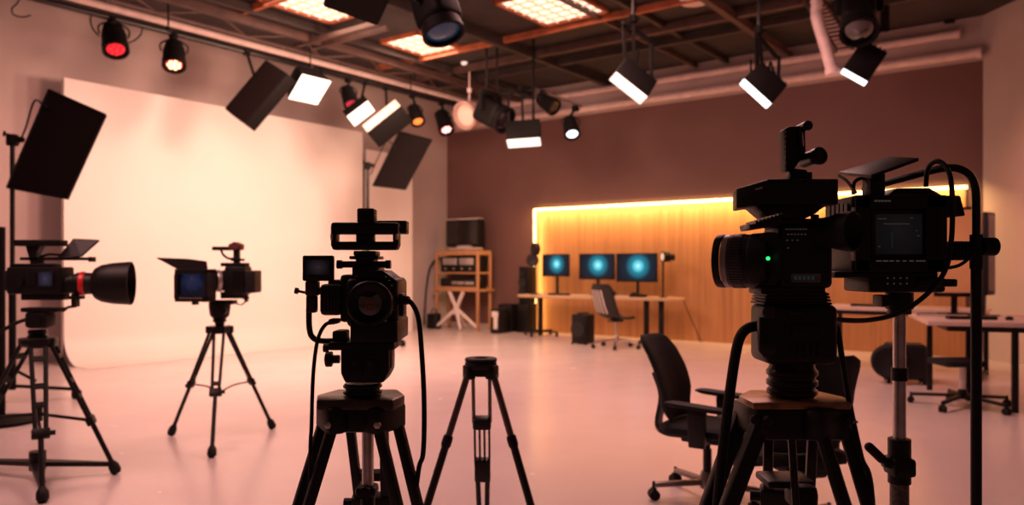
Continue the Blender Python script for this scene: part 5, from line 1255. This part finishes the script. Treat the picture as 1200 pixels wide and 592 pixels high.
# monitors on the nearer desk
def big_monitor(label, px0, py0, px1, py1, Y, turn, scr, h_off=0, base=None):
    p = at((px0+px1)/2, (py0+py1)/2, Y); w = (px1-px0)*Y/F/max(.2, math.cos(turn)); h = (py1-py0)*Y/F
    z = DW+.003; t = thing('computer_monitor', label, 'monitor', (p.x, p.y, z), turn); zc = p.z-z
    m = MB(); m.box((0, 0, zc), (w, .05, h), None, .012); m.box((0, .04, zc), (w*.5, .05, h*.5), None, .015); m.build('casing', BLACK, t)
    e = .03; y = -.0265; m = MB(); m.quad((-w/2+e, y, zc-h/2+e*1.6), (w/2-e, y, zc-h/2+e*1.6), (w/2-e, y, zc+h/2-e), (-w/2+e, y, zc+h/2-e)); m.build('screen', scr, t)
    m = MB(); m.bar((0, .06, .01), (0, .05, zc-h*.2), .06, .04); m.box((0, .05, .008), (.30, .22, .016), None, .006); m.build('stand', BLACK, t)
big_monitor('monitor with an orange reflection painted on its screen behind the studio camera on the right desk', 1098, 243, 1141, 348, 8.6, -.30, VIEWO)
big_monitor('tall dark screen at the right wall beyond the bent pole', 1149, 249, 1169, 346, 8.2, .7, mat('dark_glass_screen', (.02, .017, .017), .2))
# wall arm with hanging cables near it
p = at(1178, 290, 9.0); xr = KR + RD*((KR.y-9.0)/abs(RD.y)); p = V((xr.x, 9.0, at(1178, 285, 9.0).z))
t = thing('wall_bracket', 'black bracket with short arms on the right wall beside the dark screen', 'bracket', p)
m = MB(); m.box((-.03, 0, 0), (.05, .12, .75), None, .008); m.build('rail', BLACK, t)
for z in (.22, -.08): m = MB(); m.bar((-.03, 0, z), (-.22, -.10, z), .05, .05, UP, .01); m.lathe([(.03, 0), (.05, .02), (.05, .12)], (-.2, -.1, z-.06), (0, 0, 1), 12); m.build('arm', BLACK, t)
cable('wall_cable', 'dark cable hanging in a bundle below the wall bracket at the right', [p + V((-.06, 0, -.3)), p + V((-.09, -.05, -.7)), p + V((-.06, -.05, -1.1)), V((p.x-.08, p.y-.1, .05))], .014)
cable('wall_cable', 'second dark cable below the right wall bracket, swinging out to the left', [p + V((-.06, .02, -.3)), p + V((-.18, .05, -.75)), p + V((-.22, 0, -1.15)), V((p.x-.25, p.y, .05))], .012)
# things lying on the desks
def keyboard(loc, rz, label):
    t = thing('keyboard', label, 'keyboard', loc, rz); m = MB(); m.box((0, 0, .013), (.44, .15, .024), None, .005); m.build('case', BLACK, t)
    m = MB()
    for r in range(4):
        for i in range(12): m.box((-.198+i*.036, -.05+r*.033, .028), (.030, .027, .008))
    m.build('keys', CHAIRP, t)['kind'] = 'stuff'
keyboard(d4(.45, .42), DY+.1, 'black keyboard lying on the nearer right desk before the orange screen')
keyboard(d3(.55, .30), YAW, 'black keyboard lying on the farther right desk')
t = thing('notebook', 'dark folder lying on the nearer right desk at its left edge', 'notebook', d4(.18, .95), YAW+.2); m = MB(); m.box((0, 0, .012), (.30, .22, .022), None, .003); m.build('cover', GREYB, t); m = MB(); m.box((.004, -.001, .012), (.298, .222, .014)); m.build('pages', PAPER, t)
t = thing('computer_mouse', 'black mouse on the nearer right desk beside the keyboard', 'mouse', d4(.78, .40), YAW); MB().lathe([(.001, .04), (.02, .037), (.033, .025), (.036, .008), (.034, 0)], (0, 0, 0), (0, 0, 1), 18).build('shell', BLACK, t)
m = MB(); m.cyl((0, .02, .034), (.006, .02, .034), .008, None, 10); m.build('wheel', GREYB, t)
t = thing('desk_speaker', 'small black box speaker on the nearer right desk below the dark screen', 'speaker', d4(1.15, .62), YAW-.3); m = MB(); m.box((0, 0, .10), (.14, .14, .19), None, .012); m.build('cabinet', BLACK, t); m = MB(); m.lathe([(.045, 0), (.048, .006), (.02, .0), (.001, .004)], (0, -.071, .08), (0, -1, 0), 18, False); m.build('driver', GREYB, t)
# rolling case with round wheel face under the farther desk
g = ground(1042, 450); t = thing('portable_speaker', 'black portable speaker with a round front on the floor under the farther desk', 'speaker', (g.x, g.y, 0), -.35)
k = g.y/F; m = MB(); m.box((.19, .20, .26), (.44, .36, .42), None, .04, 3); m.build('cabinet', CHAIRP, t)
m = MB(); m.lathe([(.17, .0), (.205, .03), (.205, .10), (.17, .13), (.14, .12), (.06, .09), (.001, .10)], (.02, .05, .27), (-.25, -1, 0), 32, False); m.build('round_front', RUB, t)
m = MB(); m.box((.08, -.09, .34), (.05, .02, .16), None, .006); m.build('front_badge', GREYB, t)
for dx in (.0, .38):
    for dy in (.04, .36): m = MB(); m.cyl((dx-.02, dy, .035), (dx+.02, dy, .035), .035, None, 14); m.box((dx, dy, .06), (.03, .04, .03)); m.build('caster', RUB, t)

# ================================================================== LIGHT AND CAMERA
def area(loc, target, sx, sy, power, col, spread=PI, shape='RECTANGLE'):
    L = bpy.data.lights.new('unseen_light', 'AREA'); L.shape = shape; L.size = sx; L.size_y = sy; L.energy = power; L.color = col; L.spread = spread
    o = bpy.data.objects.new('unseen_light', L); COL.objects.link(o); o.location = loc
    o.rotation_euler = (Vector(target)-Vector(loc)).to_track_quat('-Z', 'Y').to_euler(); return o
# backdrop wash: added unseen lights floating off the rail, in place of its lamps
area(rail_at(380, -1.0) + D1*2.8, left_pt(370, 300, .5), .7, .7, 118, (1, .58, .425))
area(rail_at(300, -1.0) + D1*3.0, left_pt(330, 380, .5), .6, .6, 112, (1, .575, .42))
area(rail_at(190, -1.1) + D1*2.2, left_pt(200, 390, .5), .5, .5, 66, (1, .46, .35))
# added warm pink fill lights, unseen, high above the frame
area((-3.2, 4.4, 5.0), (-2.2, 7.0, 0), 3, 3, 245, (1, .50, .445))
area((1.0, 8.0, 5.0), (0.6, 8.6, 0), 2.5, 2.5, 250, (1, .50, .445))
area((5.2, 8.6, 4.9), (8.5, 8.4, 2.6), .8, .8, 130, (1, .40, .28), 1.6)  # added unseen light that brightens the right wall
# glow of the strip on the panelling
pa = room((a0+a1)/2, .30, WT-.02)
L = area(pa, pa - UP + D2*.10, a1-a0, .06, 120, (1, .56, .20)); L.rotation_euler = (math.radians(28), 0, YAW)
pb = room(a0+.05, .16, WT/2); L = area(pb, pb + D1 + D2*.2, .06, WT, 14, (1, .54, .16))
w_ = bpy.data.worlds.new('World'); sc.world = w_; w_.use_nodes = True
bg = w_.node_tree.nodes['Background']; bg.inputs['Color'].default_value = (.30, .135, .115, 1); bg.inputs['Strength'].default_value = .28

cam = bpy.data.cameras.new('Camera'); co = bpy.data.objects.new('Camera', cam); COL.objects.link(co)
co.location = (0, 0, EYE); co.rotation_euler = (PI/2, 0, 0)
cam.sensor_width = 36; cam.lens = 36*F/1200; cam.shift_y = (HZ-296)/1200
cam.clip_start = .05; cam.clip_end = 200
cam.dof.use_dof = True; cam.dof.focus_distance = 2.05; cam.dof.aperture_fstop = 2.8
sc.camera = co
sc.view_settings.view_transform = 'Standard'
sc.view_settings.look = 'None'
sc.cycles.caustics_reflective = False; sc.cycles.caustics_refractive = False; sc.cycles.sample_clamp_indirect = 4.0
